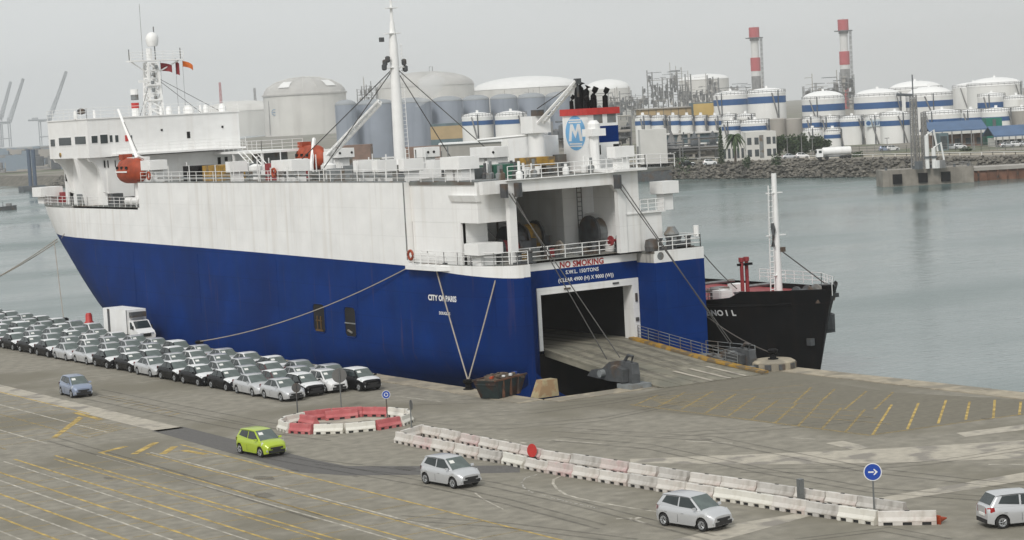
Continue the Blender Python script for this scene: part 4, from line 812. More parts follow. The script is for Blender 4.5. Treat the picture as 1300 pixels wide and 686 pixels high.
# deck crane
ck = sp(M().lathe([(.75,0),(.7,3.4)], (11.5,17.5,TD), 12), 'deck_crane', MT['white2'], smooth=True)
M().box(10.6,12.4,16.6,18.4,TD+3.4,TD+4.8).mk('crane_cab', MT['white2'], ck); M().box(10.9,11.6,16.3,17.2,TD+4.8,TD+5.3).mk('crane_winch', MT['dgrey'], ck)
tip = onY(733,103,12.5); root_ = Vector((11.4,16.9,TD+4.0))
for e in (-.35,.35): M().tube([root_+Vector((e,0,0)), tip+Vector((e*.5,0,0))], .13, 5).mk('jib_beam', MT['white2'], ck)
for k in range(1,9): p = root_.lerp(tip,k/9); M().tube([p-Vector((.35,0,0)),p+Vector((.35,0,0))], .06, 4).mk('jib_brace', MT['white2'], ck)
M().tube([Vector((11.4,17,TD+5.4)),tip], .04, 4).mk('jib_wire', MT['wire'], ck); M().box(tip.x-.22,tip.x+.22,tip.y-.22,tip.y+.22,tip.z-.25,tip.z+.2).mk('jib_head', MT['dgrey'], ck); M().tube([tip,tip-Vector((0,0,1.3))], .1, 5).mk('hook', MT['dgrey'], ck)
sp(M().box(11.6,14.4,18.5,22,TD,TD+3.1), 'deck_house', MT['white2'])
# funnel
FY0 = 15.2; FX0, FX1 = onY(748,190,FY0).x, onY(786,190,FY0).x; FY1 = onX(716,190,FX0).y
fzt = onY(750,146,FY0).z
fn = sp(M().box(FX0,FX1,FY0,FY1,TD,fzt), 'funnel', MT['white2'])
M().box(FX0-.15,FX1+.15,FY0-.15,FY1+.15,fzt,fzt+.55).mk('funnel_top', MT['red'], fn)
zb = [onY(750,y,FY0).z for y in (161,182)]; M().box(FX0+.35,FX1+.012,FY0-.012,FY1-.3,zb[1],zb[0]).mk('blue_band', MT['blue'], fn)
for a, w in ((FX0+.6,.9),(FX0+2.0,.9)): M().box(a,a+w,FY0-.02,FY0,zb[0]+.25,zb[0]+1.0).mk('louvre', MT['mgrey'], fn)
for a in (FX0+.9,FX1-.3): M().box(a-.28,a+.28,FY0-.02,FY0,zb[1]-1.0,zb[1]-.2).mk('door', MT['dark'], fn)
zc = (zb[0]+zb[1])/2+.2; lb = pm('pale_blue_paint', (.17,.42,.70), .5, 0, .08)
disc = [(FX0-.012, (FY0+FY1)/2+1.45*math.cos(6.2832*k/28), zc+1.45*math.sin(6.2832*k/28)) for k in range(28)]
em = M().ext(disc, (-.01,0,0)).mk('emblem', lb, fn)
zz = [(-1.25,-.9),(-.75,-.9),(-.55,.3),(0,-.6),(.5,.35),(.75,-.9),(1.25,-.9),(.85,1.0),(.4,1.0),(0,.2),(-.4,1.0),(-.85,1.0)]
M().ext([(FX0-.024,(FY0+FY1)/2-u*.82,zc+v*.75) for u, v in zz], (-.01,0,0)).mk('emblem_letter', MT['swhite'], em)
for v in (-1.1,-.9,.9,1.1): M().box(FX0-.034,FX0-.024,(FY0+FY1)/2-.9,(FY0+FY1)/2+.9,zc+v-.06,zc+v+.06).mk('emblem_stripe', MT['swhite'], em)
for x, y, r_, h in ((FX0+.7,FY0+2.1,.52,1.9),(FX0+.6,FY1-.6,.24,1.0),(FX0+1.5,FY0+1.4,.28,1.0),(FX0+2.3,FY0+2.2,.34,1.5),(FX0+2.9,FY0+1.4,.32,1.4),(FX0+.4,FY0+.8,.22,.9),(FX0+1.1,FY0+1.7,.42,1.6)):
    M().tube([(x,y,fzt+.5),(x,y,fzt+.5+h*.7),(x+.06,y-.05,fzt+.5+h*.95),(x+.2,y-.16,fzt+.5+h*1.2)], r_*.72, 10).mk('exhaust_pipe', MT['black'], fn, True)
sp(M().lathe([(.42,0),(.42,3.2),(.55,3.3),(.55,3.9),(.3,4.2)], (FX0-.6,13.6,TD), 10), 'vent_column', MT['white2']); sp(M().box(FX0-1.2,FX0+.2,13.0,14.4,TD+2.9,TD+3.5), 'searchlight_platform', MT['white2']); sp(M().tube([(6.0,18,TD+3.1),(13,18,TD+3.3)], .12, 5), 'pipe', MT['white2'])
# deck clutter seen above the stern: lockers, pipes, green and yellow gear
rnd = random.Random(3)
for i in range(46):
    x, y = rnd.uniform(2.5,19), rnd.uniform(11.5,72); h = rnd.uniform(.5,1.5); mtn = rnd.choice(['mgrey','white2','dgrey','white2','greydeck','mgrey'])
    if abs(x-10.8) < 1.5 and abs(y-39) < 2: continue
    sp(M().box(x,x+rnd.uniform(.5,1.8),y,y+rnd.uniform(.5,2.2),TD,TD+h), 'deck_locker', MT[mtn])
for i in range(24):
    x, y = rnd.uniform(3,13.5), rnd.uniform(10.2,15); sp(M().lathe([(.28,0),(.28,.5),(.12,.6),(.12,rnd.uniform(.8,1.5))], (x,y,TD), 8), 'pipe_stand', MT[rnd.choice(['white2','dgrey','mgrey'])])
sp(M().box(4.6,7.2,13.5,16,TD,TD+1.1), 'green_container', pm('green_paint', (.02,.11,.07), .6, 0, .2)); sp(M().box(7.6,10.2,13,15,TD+.8,TD+1.5), 'yellow_gangway', MT['rampy']); sp(M().box(.9+2.6,6.3,62,66,TD,TD+1.5), 'yellow_tank', MT['rampy']); sp(M().box(3.2,5.6,66.5,70,TD,TD+1.5), 'black_tank', MT['black']); sp(M().box(4,7,50,53,TD,TD+1.6), 'red_brown_machine', MT['dred'])
for y in (33,36.5,43,27,55,58): sp(M().lathe([(.32,0),(.32,.8),(.7,.9),(.7,1.3),(.2,1.5)], (5.5,y,TD), 12), 'mushroom_vent', MT['white2'], smooth=True)
# -------------------------------------------------------------- forward superstructure
WH = MT['white2']
sp(M().box(2.6,19.0,88.6,101,FD,18.55), 'lower_house', WH)
HA = 88.0
def pbox(x0, y0, x1, y1, Y, d, name, mat, parent=None):
    a, b2 = onY(x0,y0,Y), onY(x1,y1,Y); return M().box(min(a.x,b2.x),max(a.x,b2.x),Y-d,Y,min(a.z,b2.z),max(a.z,b2.z)).mk(name, mat, parent or ship)
bx0, bx1 = onY(112,180,HA).x, onY(305,180,HA).x; bz0, bz1 = onY(112,201,HA).z, onY(112,152,HA).z; BYF = onX(62,180,bx0).y
br = sp(M().box(bx0,bx1,HA,BYF,bz0,bz1), 'bridge_house', WH)
sp(M().box(bx0-.1,bx1+.1,HA-.12,BYF+.1,bz1,bz1+.12), 'bridge_roof', WH); sp(M().box(3.0,bx1,HA-1.4,HA-.002,bz0+.05,bz0+.25), 'bridge_walkway', WH)
sp(M().rail([(bx0,BYF,bz1+.12),(bx0,HA,bz1+.12),(bx1,HA,bz1+.12)], 1.1, .03, 1.6, 3), 'railing', WH); sp(M().rail([(3.0,HA-1.4,bz0+.25),(bx1,HA-1.4,bz0+.25)], 1.05, .025, 1.5, 3), 'railing', WH)
for x0, x1, y0, y1 in ((116,124,173,181.5),(127,137,171.5,182),(139,143,172,180.5),(146,150.5,172,180.5)):
    f = pbox(x0-.6,y0-.6,x1+.6,y1+.6,HA-.002,.03,'window_frame',WH,br); pbox(x0,y0,x1,y1,HA-.034,.02,'pane',MT['glass'],f)
for x0, x1, y0, y1 in ((64.5,70.5,177.5,186),(75,91,175.5,184.5),(95.5,109.5,174,183)):
    a, b2 = onX(x0,y0,bx0), onX(x1,y1,bx0); f = M().box(bx0-.03,bx0-.002,min(a.y,b2.y)-.12,max(a.y,b2.y)+.12,b2.z-.1,a.z+.1).mk('window_frame', WH, br); M().box(bx0-.06,bx0-.032,min(a.y,b2.y),max(a.y,b2.y),b2.z,a.z).mk('pane', MT['glass'], f)
M().lathe([(.25,0),(.25,.12)], (bx0-.1,onX(77,197,bx0).y,onX(77,197,bx0).z), 10, 'X').mk('horn', MT['rampy'], br)
pbox(158.5,172,163,179.5,HA-.002,.05,'red_box',MT['red'],br); pbox(166,172,168,180,HA-.002,.04,'side_window',MT['tanglass'],br)
for x0, x1, y0, y1 in ((237,241.5,167.5,175.5),): pbox(x0,y0,x1,y1,HA-.002,.04,'bridge_window',MT['dark'],br)
for x, y in ((204,164),(281,160)): pbox(x,y,x+2.5,y+2.5,HA-.002,.05,'vent_hole',MT['dark'],br)
lh = bpy.data.objects
for x0, x1, y0, y1 in ((276,280.5,200,208.5),(285,289,199.5,204.5),(293.5,298.5,199,204)): pbox(x0,y0,x1,y1,88.598,.04,'cabin_window',MT['dark'])
for x0, x1, y0, y1 in ((131.5,134,204,213),(136,138,204,213),(145.5,147,204,212)): pbox(x0,y0,x1,y1,88.598,.04,'cabin_window',MT['dark'])
# curved wing bracket under the port wing, and the tapering column
q = [(bx0+.1,bz0),(2.6,bz0),(2.6,14.6),(2.2,14.8)]
n_ = 8
for k in range(n_+1): a = 1.5708*k/n_; q.append((bx0+.3+(2.2-bx0-.3)*math.cos(a), 14.8+(bz0-.4-14.8)*math.sin(a)))
sp(M().ext([(x,88.7,z) for x,z in q], (0,.5,0)), 'wing_bracket', WH); sp(M().ext([(x,BYF-1.0,z) for x,z in q], (0,.5,0)), 'wing_bracket', WH)
sp(M().prism([(1.4,91.6),(2.6,91.6),(2.6,92.6),(1.4,92.6)], FD, bz0, [(.4,91.6),(2.6,91.6),(2.6,92.6),(.4,92.6)]), 'wing_column', WH)
# radar mast
RX, RY = onY(196,150,92).x, 92
rm = sp(M().lattice((RX,RY,bz1), (RX,RY,onY(193,80,RY).z), 1.6, 1.1, .16, 7), 'radar_mast', WH)
zt_ = onY(193,78,RY).z; xa, xb = onY(163,76,RY).x, onY(230,72,RY).x
M().box(xa,xb,RY-.6,RY+.6,zt_,zt_+.15).mk('mast_platform', WH, rm); M().rail([(xa,RY-.6,zt_+.15),(xb,RY-.6,zt_+.15)], .9, .035, 1.2).mk('platform_rail', WH, rm)
for e in (xa+.3,xb-.3): M().tube([(RX,RY,zt_-1.6),(e,RY,zt_)], .08, 4).mk('platform_brace', WH, rm)
M().lathe([(.35,0),(.35,1.3)], (RX-.1,RY,zt_+.15), 8).mk('dome_stand', WH, rm)
dm = onY(193,50,RY); M().lathe([(.55,-.8),(.7,-.3),(.72,.2),(.5,.6),(.2,.78)], dm, 14).mk('radome', WH, rm, True)
M().tube([(RX+.6,RY,zt_),(RX+.6,RY,onY(200,34,RY).z)], .07, 5).mk('antenna', MT['mgrey'], rm); M().tube([(RX-.9,RY,zt_),(RX-.9,RY,onY(185,5,RY).z)], .022, 4).mk('whip_antenna', MT['mgrey'], rm)
for e in (xa+.1,xb-.1): M().tube([(e,RY,zt_),(e,RY,zt_+1.4)], .06, 4).mk('antenna', MT['mgrey'], rm)
for z, w in ((.62,1.9),(.35,1.4)): M().box(RX-w,RX-.2,RY-.8,RY-.6,bz1+(zt_-bz1)*z,bz1+(zt_-bz1)*z+.25).mk('radar_scanner', WH, rm); M().box(RX-1.0,RX+.6,RY-1.0,RY-.2,bz1+(zt_-bz1)*z-.4,bz1+(zt_-bz1)*z-.25).mk('radar_shelf', WH, rm)
for k in range(5): M().lathe([(.12,0),(.2,.1),(.2,.4)], (RX-.5+rnd.uniform(-.4,.9),RY-.8,bz1+(zt_-bz1)*(.3+.14*k)), 8).mk('mast_lamp', MT['mgrey'], rm)
for e in ((RX+9,RY+1),(RX+5,RY-2),(RX-2.6,RY-2)): M().tube([(RX,RY,zt_-1.5),(e[0],e[1],bz1)], .03, 4).mk('stay', MT['wire'], rm)
xr = onY(172,140,91); cy = sp(M().lathe([(.42,0),(.42,1.0)], (xr.x,91,bz1+.1), 10), 'striped_pipe', WH)
for k, (mt, z) in enumerate((('red',.9),('mgrey',1.8),('white2',2.4))): M().lathe([(.44,z-.0),(.44,z+.6)], (xr.x,91,bz1+.1), 10).mk('band', MT[mt], cy)
for px, dx in ((215,1.2),(240,2.0),(262,1.0),(283,1.4),(255,.5),(228,.4),(205,.6),(120,.5),(96,.7)):
    p = onY(px,150,91); sp(M().lathe([(.3*dx,0),(.32*dx,.5),(.2*dx,.9)], (p.x,91,bz1+.12), 10), 'roof_fitting', WH)
sp(M().lathe([(.1,0),(.45,.1),(.45,.5),(.15,.7)], (bx0+.6,onX(97,148,bx0).y,bz1+.6), 10), 'searchlight', MT['dgrey'])
# port davit crane beside the lifeboat
dc = sp(M().lathe([(.55,0),(.5,4.7)], (2.2,79,TD-2.6), 10), 'boat_crane', WH); ja, jb_ = Vector((2.2,79,TD+2.3)), onY(150,139,82)
M().tube([ja,jb_], .24, 4, .15).mk('crane_jib', WH, dc); M().tube([ja+Vector((0,0,.9)),jb_], .04, 4).mk('jib_wire', MT['wire'], dc); M().box(1.4,3.2,78.2,80,TD+1.7,TD+2.6).mk('crane_head', WH, dc)
# starboard boat platform with stairs
sp(M().box(15.5,20.6,76.5,91,18.15,18.4), 'boat_platform', WH); sp(M().rail([(15.5,76.6,18.4),(20.5,76.6,18.4)], 1.1, .03, 1.2, 3), 'railing', WH); sp(M().rail([(15.5,90.5,18.4),(15.5,76.6,18.4)], 1.1, .03, 1.2, 3), 'railing', WH)
for x, y in ((15.7,77),(15.7,84),(20.3,77),(20.3,84)): sp(M().box(x-.12,x+.12,y-.12,y+.12,TD-2.6,18.15), 'platform_post', WH)
sp(M().box(16,20.3,80,80.1,FD,18.1), 'platform_bulkhead', MT['mgrey'])
for dx in (0,1.4):
    st = M(); a, b2 = Vector((14.2+dx,74.5,TD)), Vector((13.9+dx,78.5,18.4))
    for e in (-.3,.3): st.tube([a+Vector((e,0,0)),b2+Vector((e,0,0))], .07, 4)
    for k in range(1,8): p = a.lerp(b2,k/8); st.box(p.x-.3,p.x+.3,p.y-.1,p.y+.1,p.z,p.z+.04)
    sp(st, 'stair', WH)
# forecastle gear
fv = onX(78,240,2.0); sp(M().rail([(TC-half(s,FD)+.1,s,FD) for s in (76.5,84,90,96,101,106,110,113,116)], 1.05, .03, 1.6, 3), 'railing', WH)
vent(1.9+2.0,110.5,FD,2.2,2.4,1.9,1.1); 
for x, y, h, mt in ((4.2,104,1.6,'white2'),(2.6,99,1.4,'white2'),(2.2,95.5,1.2,'mgrey'),(2.2,86.5,1.3,'dgrey'),(4.8,108,1.2,'dred'),(3.2,92,1.5,'white2'),(2.0,82,1.0,'dgrey'),(6,106,2.0,'white2')): sp(M().box(x,x+1.2,y,y+1.5,FD,FD+h), 'deck_locker', MT[mt])
ps = sp(M().box(2.4,3.4,100.0,100.8,FD,17.2), 'fore_post', WH); M().box(2.2,3.6,99.9,100.1,16,16.9).mk('post_lamp', MT['dark'], ps)
for y in (78.3,80.2): sp(M().lathe([(.3,-.7),(.42,-.6),(.42,.6),(.3,.7)], (1.5,y,FD+.6), 10, 'Y'), 'life_raft', WH)
# anchor-side soot, ship's draft marks are not visible
# ------------------------------------------------------------------ things carried by the ship
def lifeboat(x, y, z, L, label, mt='orange'):
    r = thing('lifeboat', label, 'lifeboat', (x,y,z), 0, 'lifeboats hung beside the superstructure'); rows = []
    for k in range(13):
        u = -1+2*k/12; w = 1.25*(1-abs(u)**2.6)**.6 if abs(u) < 1 else .0; row = []
        for j in range(14):
            a = 6.2832*j/14; row.append((x+w*math.cos(a)*(1 if math.sin(a) < 0 else .92), y+u*L/2, z+1.5+(1.3 if math.sin(a) < 0 else 1.45)*math.sin(a)*(1-.5*abs(u)**4 if abs(u) < .99 else .2)))
        rows.append(row)
    M().grid(rows, True).mk('hull', MT[mt], r, True)
    M().box(x-.55,x+.55,y+L*.15,y+L*.33,z+2.7,z+3.3).mk('steering_cab', MT[mt], r); M().box(x-1.27,x-1.2,y-L*.25,y+L*.25,z+1.4,z+1.55).mk('fender_rail', MT['white2'], r)
    for k in (-.2,.0,.2): M().box(x-1.22,x-1.1,y+k*L-.2,y+k*L+.2,z+1.75,z+2.05).mk('window', MT['dark'], r)
    return r
lifeboat(1.7,79.6,15.6,6.0,'orange lifeboat hanging on the port side under the bridge wing')
for yy in (77.6,81.8):
    sp(M().tube([(2.9,yy,FD),(2.9,yy,FD+3.2),(2.3,yy,18.4),(1.6,yy,18.7)], .16, 5), 'davit', WH)
lifeboat(20.6,75.0,15.8,6.0,'red orange lifeboat under its white davit on the far side of the top deck')
sp(M().tube([(18.6,71.5,TD),(20.8,74.5,19.4)], .2, 5), 'davit', WH)
def buoy(x, y, z, lab):
    pts = [(x,y+.36*math.cos(6.2832*k/16),z+.36*math.sin(6.2832*k/16)) for k in range(17)]
    tag(M().tube(pts, .11, 6, caps=False).mk('lifebuoy', MT['orange'], None, True), lab, 'lifebuoy', 'lifebuoys on the ship')
buoy(-.18,19.3,MD+.75,'orange lifebuoy on the small side platform near the stern'); buoy(.7,73.0,TD+.7,'orange lifebuoy on the top deck railing near the lifeboat'); buoy(.7,44.6,TD+.9,'red lifebuoy on the top deck railing left of the tall mast')
def flag(px, py, w, h, mt, lab, y=RY, droop=.25):
    p = onY(px,py,y); r = thing('signal_flag', lab, 'flag', (p.x,y,p.z), 0, 'flags on the radar mast'); rows = []; w *= .88; h *= .88
    for i in range(7):
        u = i/6; rows.append([(p.x+u*w, y+.15*math.sin(u*6), p.z-droop*w*u*u-v*h*(1-.12*u)) for v in (0,.5,1)])
    M().grid(rows).mk('cloth', mt, r, True); M().tube([(p.x,y,p.z+.4),(p.x,y,bz1)], .018, 3).mk('halyard', MT['wire'], r)
orn = pm('orange_flag_cloth', (.7,.16,.02), .8, 0, .1)
flag(203.5,80,1.55,1.05,MT['dred'],'larger dark red flag, closest to the mast'); flag(222.5,78,.5,1.7,MT['dred'],'narrow furled red flag between the other two flags',droop=.8); flag(231.5,77.5,1.4,.75,orn,'orange flag, farthest right on its halyard',droop=.45)
# mooring lines
def line(pts, r_, mt, lab, sag=0.0, n=14):
    a, b2 = Vector(pts[0]), Vector(pts[1]); P = [a.lerp(b2,k/n)-Vector((0,0,sag*4*(k/n)*(1-k/n))) for k in range(n+1)]
    tag(M().tube(P, r_, 5).mk('mooring_line', MT[mt]), lab, 'rope', 'mooring lines')
line(((.45,20.6,MD-.3),(-1.75,58,.75)), .05, 'rope', 'long mooring line slanting down across the blue hull towards the cars', .9)
line(((.5,16.6,MD-.2),(-1.35,9.6,.7)), .055, 'rope', 'left white rope running down to the bollard beside the skip', .15); line(((2.0,9.6,MD-.2),(-1.35,9.6,.7)), .055, 'rope', 'right white rope running down to the bollard beside the skip', .1)
line(((4.4,110.8,8.8),(-1.7,93.5,1.2)), .05, 'rope', 'bow rope dropping from the blue bow to the quay bollard', .25); 
for k, l in ((0,'upper of two bow ropes leading out of the left edge'),(1,'lower of two bow ropes leading out of the left edge')): line(((5.5,112.6,8.9-.3*k),(-1.7,135+3*k,.7)), .06, 'rope', l, .5+.2*k)
line(((.8,92,FD-.1),(1.0,99.5,9.6)), .04, 'rope', 'short rope hanging over the white bow')
# ------------------------------------------------------------------ black tanker lying beyond the ship
tk = thing('tanker_ship', 'black hulled tanker with white mast, its bow showing beyond the blue stern', 'ship', (30, 45, WZ))
def tp(m, name, mat, sm=False): return m.mk(name, mat, tk, sm)
K_ = MT['black']
TS = [(-4,5.2),(-2,4.7),(3.4,3.3),(6,2.4)]
def thalf(s, z):
    u = (s-tab(z,TS))/tab(z,[(-4,15),(6,11.0)])
    return 0 if u <= 0 else 7.0*(1 if u >= 1 else 1-(1-u)**2.0)
ty = [1.3,1.45,1.6,1.9,2.3,2.8,3.4,4.2,5,6,7,8,9,10,12,14,20,40,70,88]
for sg in (-1,1): tp(M().grid([[(30+sg*thalf(max(s,tab(z,TS)),z), max(s,tab(z,TS)), z) for z in (-4,-3,-2,-1,0,1,2,3,4,5,tab(s,[(1,5.75),(8,5.75),(9,5.25),(12,4.9),(88,4.6)]))] for s in ty]), 'hull_plating', K_, True)
tp(M().grid([[(30+q*thalf(max(s,tab(4.6,TS)),4.6)*.995, max(s,tab(4.6,TS)), 4.55) for q in (-1,-.5,0,.5,1)] for s in ty]), 'deck', MT['dred'])
tp(M().grid([[(30+sg*(thalf(max(s,tab(z,TS)),z)+.012), max(s,tab(z,TS)), z) for z in (-4,-3,-1.9)] for sg in (-1,) for s in ty]), 'boot_stripe', MT['dred'])
def hullpt(s, z, off=.03):
    a, b2 = Vector((30-thalf(s+.2,z), s+.2, z)), Vector((30-thalf(s-.2,z), s-.2, z)); d = (b2-a).normalized(); n = Vector((0,0,1)).cross(d)*-1
    if n.x > 0: n = -n
    return Vector((30-thalf(s,z), s, z))+n*off, d
for i, ch in enumerate('GREENOIL'):
    s_ = 12.75-.53*i; p, d = hullpt(s_, 3.7, .05); txt(ch, .70, p, d, (hullpt(s_,4.3)[0]-hullpt(s_,3.6)[0]), MT['swhite'], tk, thick=.01, bold=.03)
def onto(px, py, Y=8.5): return onX(px, py, Y)
mp_ = Vector((30, 9.3, 4.6)); mt_ = onY(985,222,9.3)
w = tp(M().lathe([(.32,0),(.22,10.7)], mp_, 10), 'foremast', MT['white2'], True)
m = M()
for e in (-1.0,-.55): m.tube([(30+e,9.2,4.6),(30+e+.25,9.2,14.3)], .05, 4)
for k in range(20): m.tube([(29.0+.012*k,9.2,5+k*.47),(29.45+.012*k,9.2,5+k*.47)], .035, 4)
m.mk('mast_ladder', MT['white2'], w)
for z, q in ((10.0,1.0),(13.6,.8),(6.6,.6)): M().box(30-q,30+q*.9,9.1,9.5,z,z+.08).mk('crosstree', MT['white2'], w)
M().box(29.85,30.15,9.2,9.4,14.8,15.3).mk('mast_lamp', MT['dgrey'], w); M().box(30.2,30.6,8.9,9.2,8.6,9.0).mk('mast_lamp', MT['dgrey'], w); M().tube([(30.2,9.2,8.8),(33.5,6.0,5.0)], .05, 4).mk('stay', MT['wire'], w)
r = thing('ensign', 'furled dark flag hanging on the white mast of the black tanker', 'flag', (29.4,9,9)); M().grid([[(29.2+u*.35+.05*math.sin(v*5),9.0+.1*math.sin(v*7+u*3),10.6-v*2.0) for u in (0,.5,1)] for v in (0,.25,.5,.75,1)]).mk('cloth', MT['dgrey'], r); M().tube([(29.2,9,10.6),(29.4,9.1,13.6)], .02, 3).mk('halyard', MT['wire'], r)
for k, x in enumerate((28.9,29.7)):
    p = tp(M().lathe([(.16,0),(.16,3.2),(.24,3.25),(.24,3.6)], (x,12.8+.3*k,4.5), 10), 'red_vent_post', MT['dred']); M().box(x-.35,x+.35,12.7,13.0,7.4,7.6).mk('collar', MT['black'], p)
for x, y, r_, mt in ((31.2,5.2,.7,'mgrey'),(29.2,5.4,.65,'dgrey'),(32.8,6.5,.5,'dgrey')):
    o = tp(M().box(x-1,x+1,y-.5,y+.5,4.55,4.9), 'anchor_windlass', MT['dgrey']); M().lathe([(r_*.6,-.8),(r_,-.7),(r_,-.5),(r_*.6,-.4),(r_*.6,.4),(r_,.5),(r_,.7),(r_*.6,.8)], (x,y,5.3), 14, 'X').mk('drum', MT[mt], o)
for x, y in ((28.3,5.2),(29.6,3.6),(31,4.2),(26.2,9.0),(27,11),(26,13),(25,15)): 
    o = tp(M().box(x-.5,x+.5,y-.2,y+.2,4.56,4.66), 'deck_bollard', MT['dgrey'])
    for e in (-.3,.3): M().lathe([(.18,0),(.16,.6),(.24,.65),(.24,.75)], (x+e,y,4.66), 8).mk('bitt', MT['dgrey'], o)
for x, y, mt in ((25.5,11.5,'white2'),(27.2,14,'mgrey'),(26,16,'dred'),(30,15,'white2')): tp(M().box(x,x+1.2,y,y+1.2,4.55,5.6), 'deck_locker', MT[mt])
tp(M().rail([(30-thalf(s,5)+.15,s,5.0) for s in (9,11,14,20,30)], 1.0, .03, 1.3, 3), 'railing', MT['white2']); tp(M().rail([(30+thalf(s,5)-.15,s,5.2) for s in (2.4,4,7,11,20)], 1.0, .03, 1.3, 3), 'railing', MT['white2'])
tp(M().box(29.6,30.4,2.75,3.4,5.5,6.05), 'bow_fairlead', MT['black'])
for k in range(8): tp(M().tube([(24.5,16+6*k,5.2),(35.5,16+6*k,5.2)], .15, 5), 'cargo_pipe', MT['mgrey'])
tp(M().box(24,36,72,86,4.5,11), 'aft_house', MT['white2'])
for sg in (-1,1): tp(M().tube([(30+sg*(thalf(s,4.55)+.02),s,4.55) for s in ty[8:]], .09, 5), 'rubbing_bar', K_)
an = onX(1060,408,31.5); o = tp(M().lathe([(.55,-.7),(.75,-.6),(.75,.6),(.55,.7)], (an.x+.1,an.y+1.2,an.z+.4), 12), 'anchor', MT['dgrey']); M().box(an.x-.8,an.x+.8,an.y+.9,an.y+1.5,an.z-.55,an.z-.2).mk('fluke', MT['dgrey'], o)
p, d = hullpt(4.6,1.2,.1); tp(M().box(p.x-.25,p.x+.2,p.y-.25,p.y+.25,1.0,1.6), 'hawse_pipe', MT['dgrey'])
line(((21.0,8.2,8.9),(26,10,5.3)), .04, 'drope', 'dark rope from the blue stern to the tanker deck', .15); line(((22.6,10.2,3.4),(20.3,-1.0,1.2)), .05, 'drope', 'dark rope from the tanker down to the round mooring block', .3)
tk.location.z -= .5
# ------------------------------------------------------------------ far shore
LZ = 2.2
def wpt(x, y): p = onZ(x,y,WZ); return (p.x,p.y)
shore = [wpt(*p) for p in ((830,228),(950,227),(1110,225))]
s0 = shore[0]; s2 = shore[2]
shore = [(308,-260),(308,200)]+[s2,shore[1],s0,(272,694),(255,760),(262,900)]
land = [(2,0)]
inn = [(x+7.5,y) for x, y in shore]
HZX, HZY = 4100, 4100
top = [(x,y,LZ) for x, y in inn]+[(290,980,LZ),(2150,4000,LZ),(4000,4000,LZ),(4000,-260,LZ)]
land_m = pm('far_quay_ground', (.22,.20,.17), .95, 0, .25, .06, patch=.8, pscale=.02, pcol=(.13,.14,.09))
M().poly(*top).mk('far_shore_ground', land_m, kind='structure')
M().grid([[(x-.5,y,WZ-1.5) for x, y in shore],[(x,y,LZ-.004) for x, y in inn]]).mk('shore_slope', pm('slope_rock', (.13,.12,.10), .95, 0, .4, .6, bump=.5), kind='structure')
rk = M(); rr = random.Random(5)
def rock(m, c, s):
    vs = [(0,0,1),(1,0,.1),(.2,.9,0),(-.9,.5,.1),(-.7,-.6,0),(.3,-.95,.1),(0,0,-.8)]
    a = rr.uniform(0,6.3); ca, sa = math.cos(a), math.sin(a); k = [rr.uniform(.65,1.25) for _ in vs]
    m.add([(c[0]+s*k[i]*(v[0]*ca-v[1]*sa), c[1]+s*k[i]*(v[0]*sa+v[1]*ca), c[2]+s*.8*k[i]*v[2]) for i, v in enumerate(vs)], [(0,1,2),(0,2,3),(0,3,4),(0,4,5),(0,5,1),(6,2,1),(6,3,2),(6,4,3),(6,5,4),(6,1,5)])
for i in range(7000):
    y = rr.uniform(170,780); t = rr.random(); x = tab(y,[(p[1],p[0]) for p in shore])+t*7.8-.3
    rk.cur = 0 if rr.random() < .6 else 1
    rock(rk, (x,y,WZ+t*4.7+.1), rr.uniform(.35,.85))
rk.mk('revetment_rocks', [pm('grey_rock', (.155,.143,.122), .95, 0, .35, .5), pm('dark_rock', (.085,.08,.07), .95, 0, .35, .5)], kind='stuff')
rd = M().poly(*[(x+a,y,LZ+.05) for a, seq in ((10,inn[1:6]),(20,inn[5:0:-1])) for x, y in seq]).mk('shore_road', pm('sandy_road', (.40,.36,.29), .9, 0, .1, .2), kind='structure')
gr = M().poly(*[(x+a,y,LZ+.1) for a, seq in ((22,inn[1:6]),(34,inn[5:0:-1])) for x, y in seq]).mk('verge', pm('scrub_verge', (.13,.13,.075), .95, 0, .4, .15, patch=.8, pscale=.08, pcol=(.2,.17,.12)), kind='structure')
WT = pm('tank_white', (.76,.76,.745), .6, 0, .05, .1, streak=.4, dirt=(.5,.47,.42), sscale=(.3,.3,.02)); WD = pm('tank_dome_white', (.84,.84,.83), .5, 0, .04, .1)
BS = pm('tank_stripe_blue', (.025,.095,.25), .6, 0, .1, .2); GS = pm('silo_blue_grey', (.29,.325,.385), .7, 0, .08, .1, streak=.4, dirt=(.12,.15,.2), sscale=(.5,.5,.02)); CG = pm('far_concrete', (.36,.34,.31), .9, 0, .12, .1, streak=.5, dirt=(.25,.23,.2), sscale=(.3,.3,.02))
DG = pm('far_dark_steel', (.10,.11,.12), .7, 0, .3, .3); PG = pm('far_plant_grey', (.22,.22,.22), .8, 0, .3, .2); LG = pm('lng_concrete', (.64,.63,.60), .9, 0, .06, .05, streak=.4, dirt=(.33,.31,.28), sscale=(.1,.1,.01)); LR = pm('lng_roof', (.47,.46,.44), .9, 0, .15, .05)
def zof(y, x, D): return atD(x,y,D).z
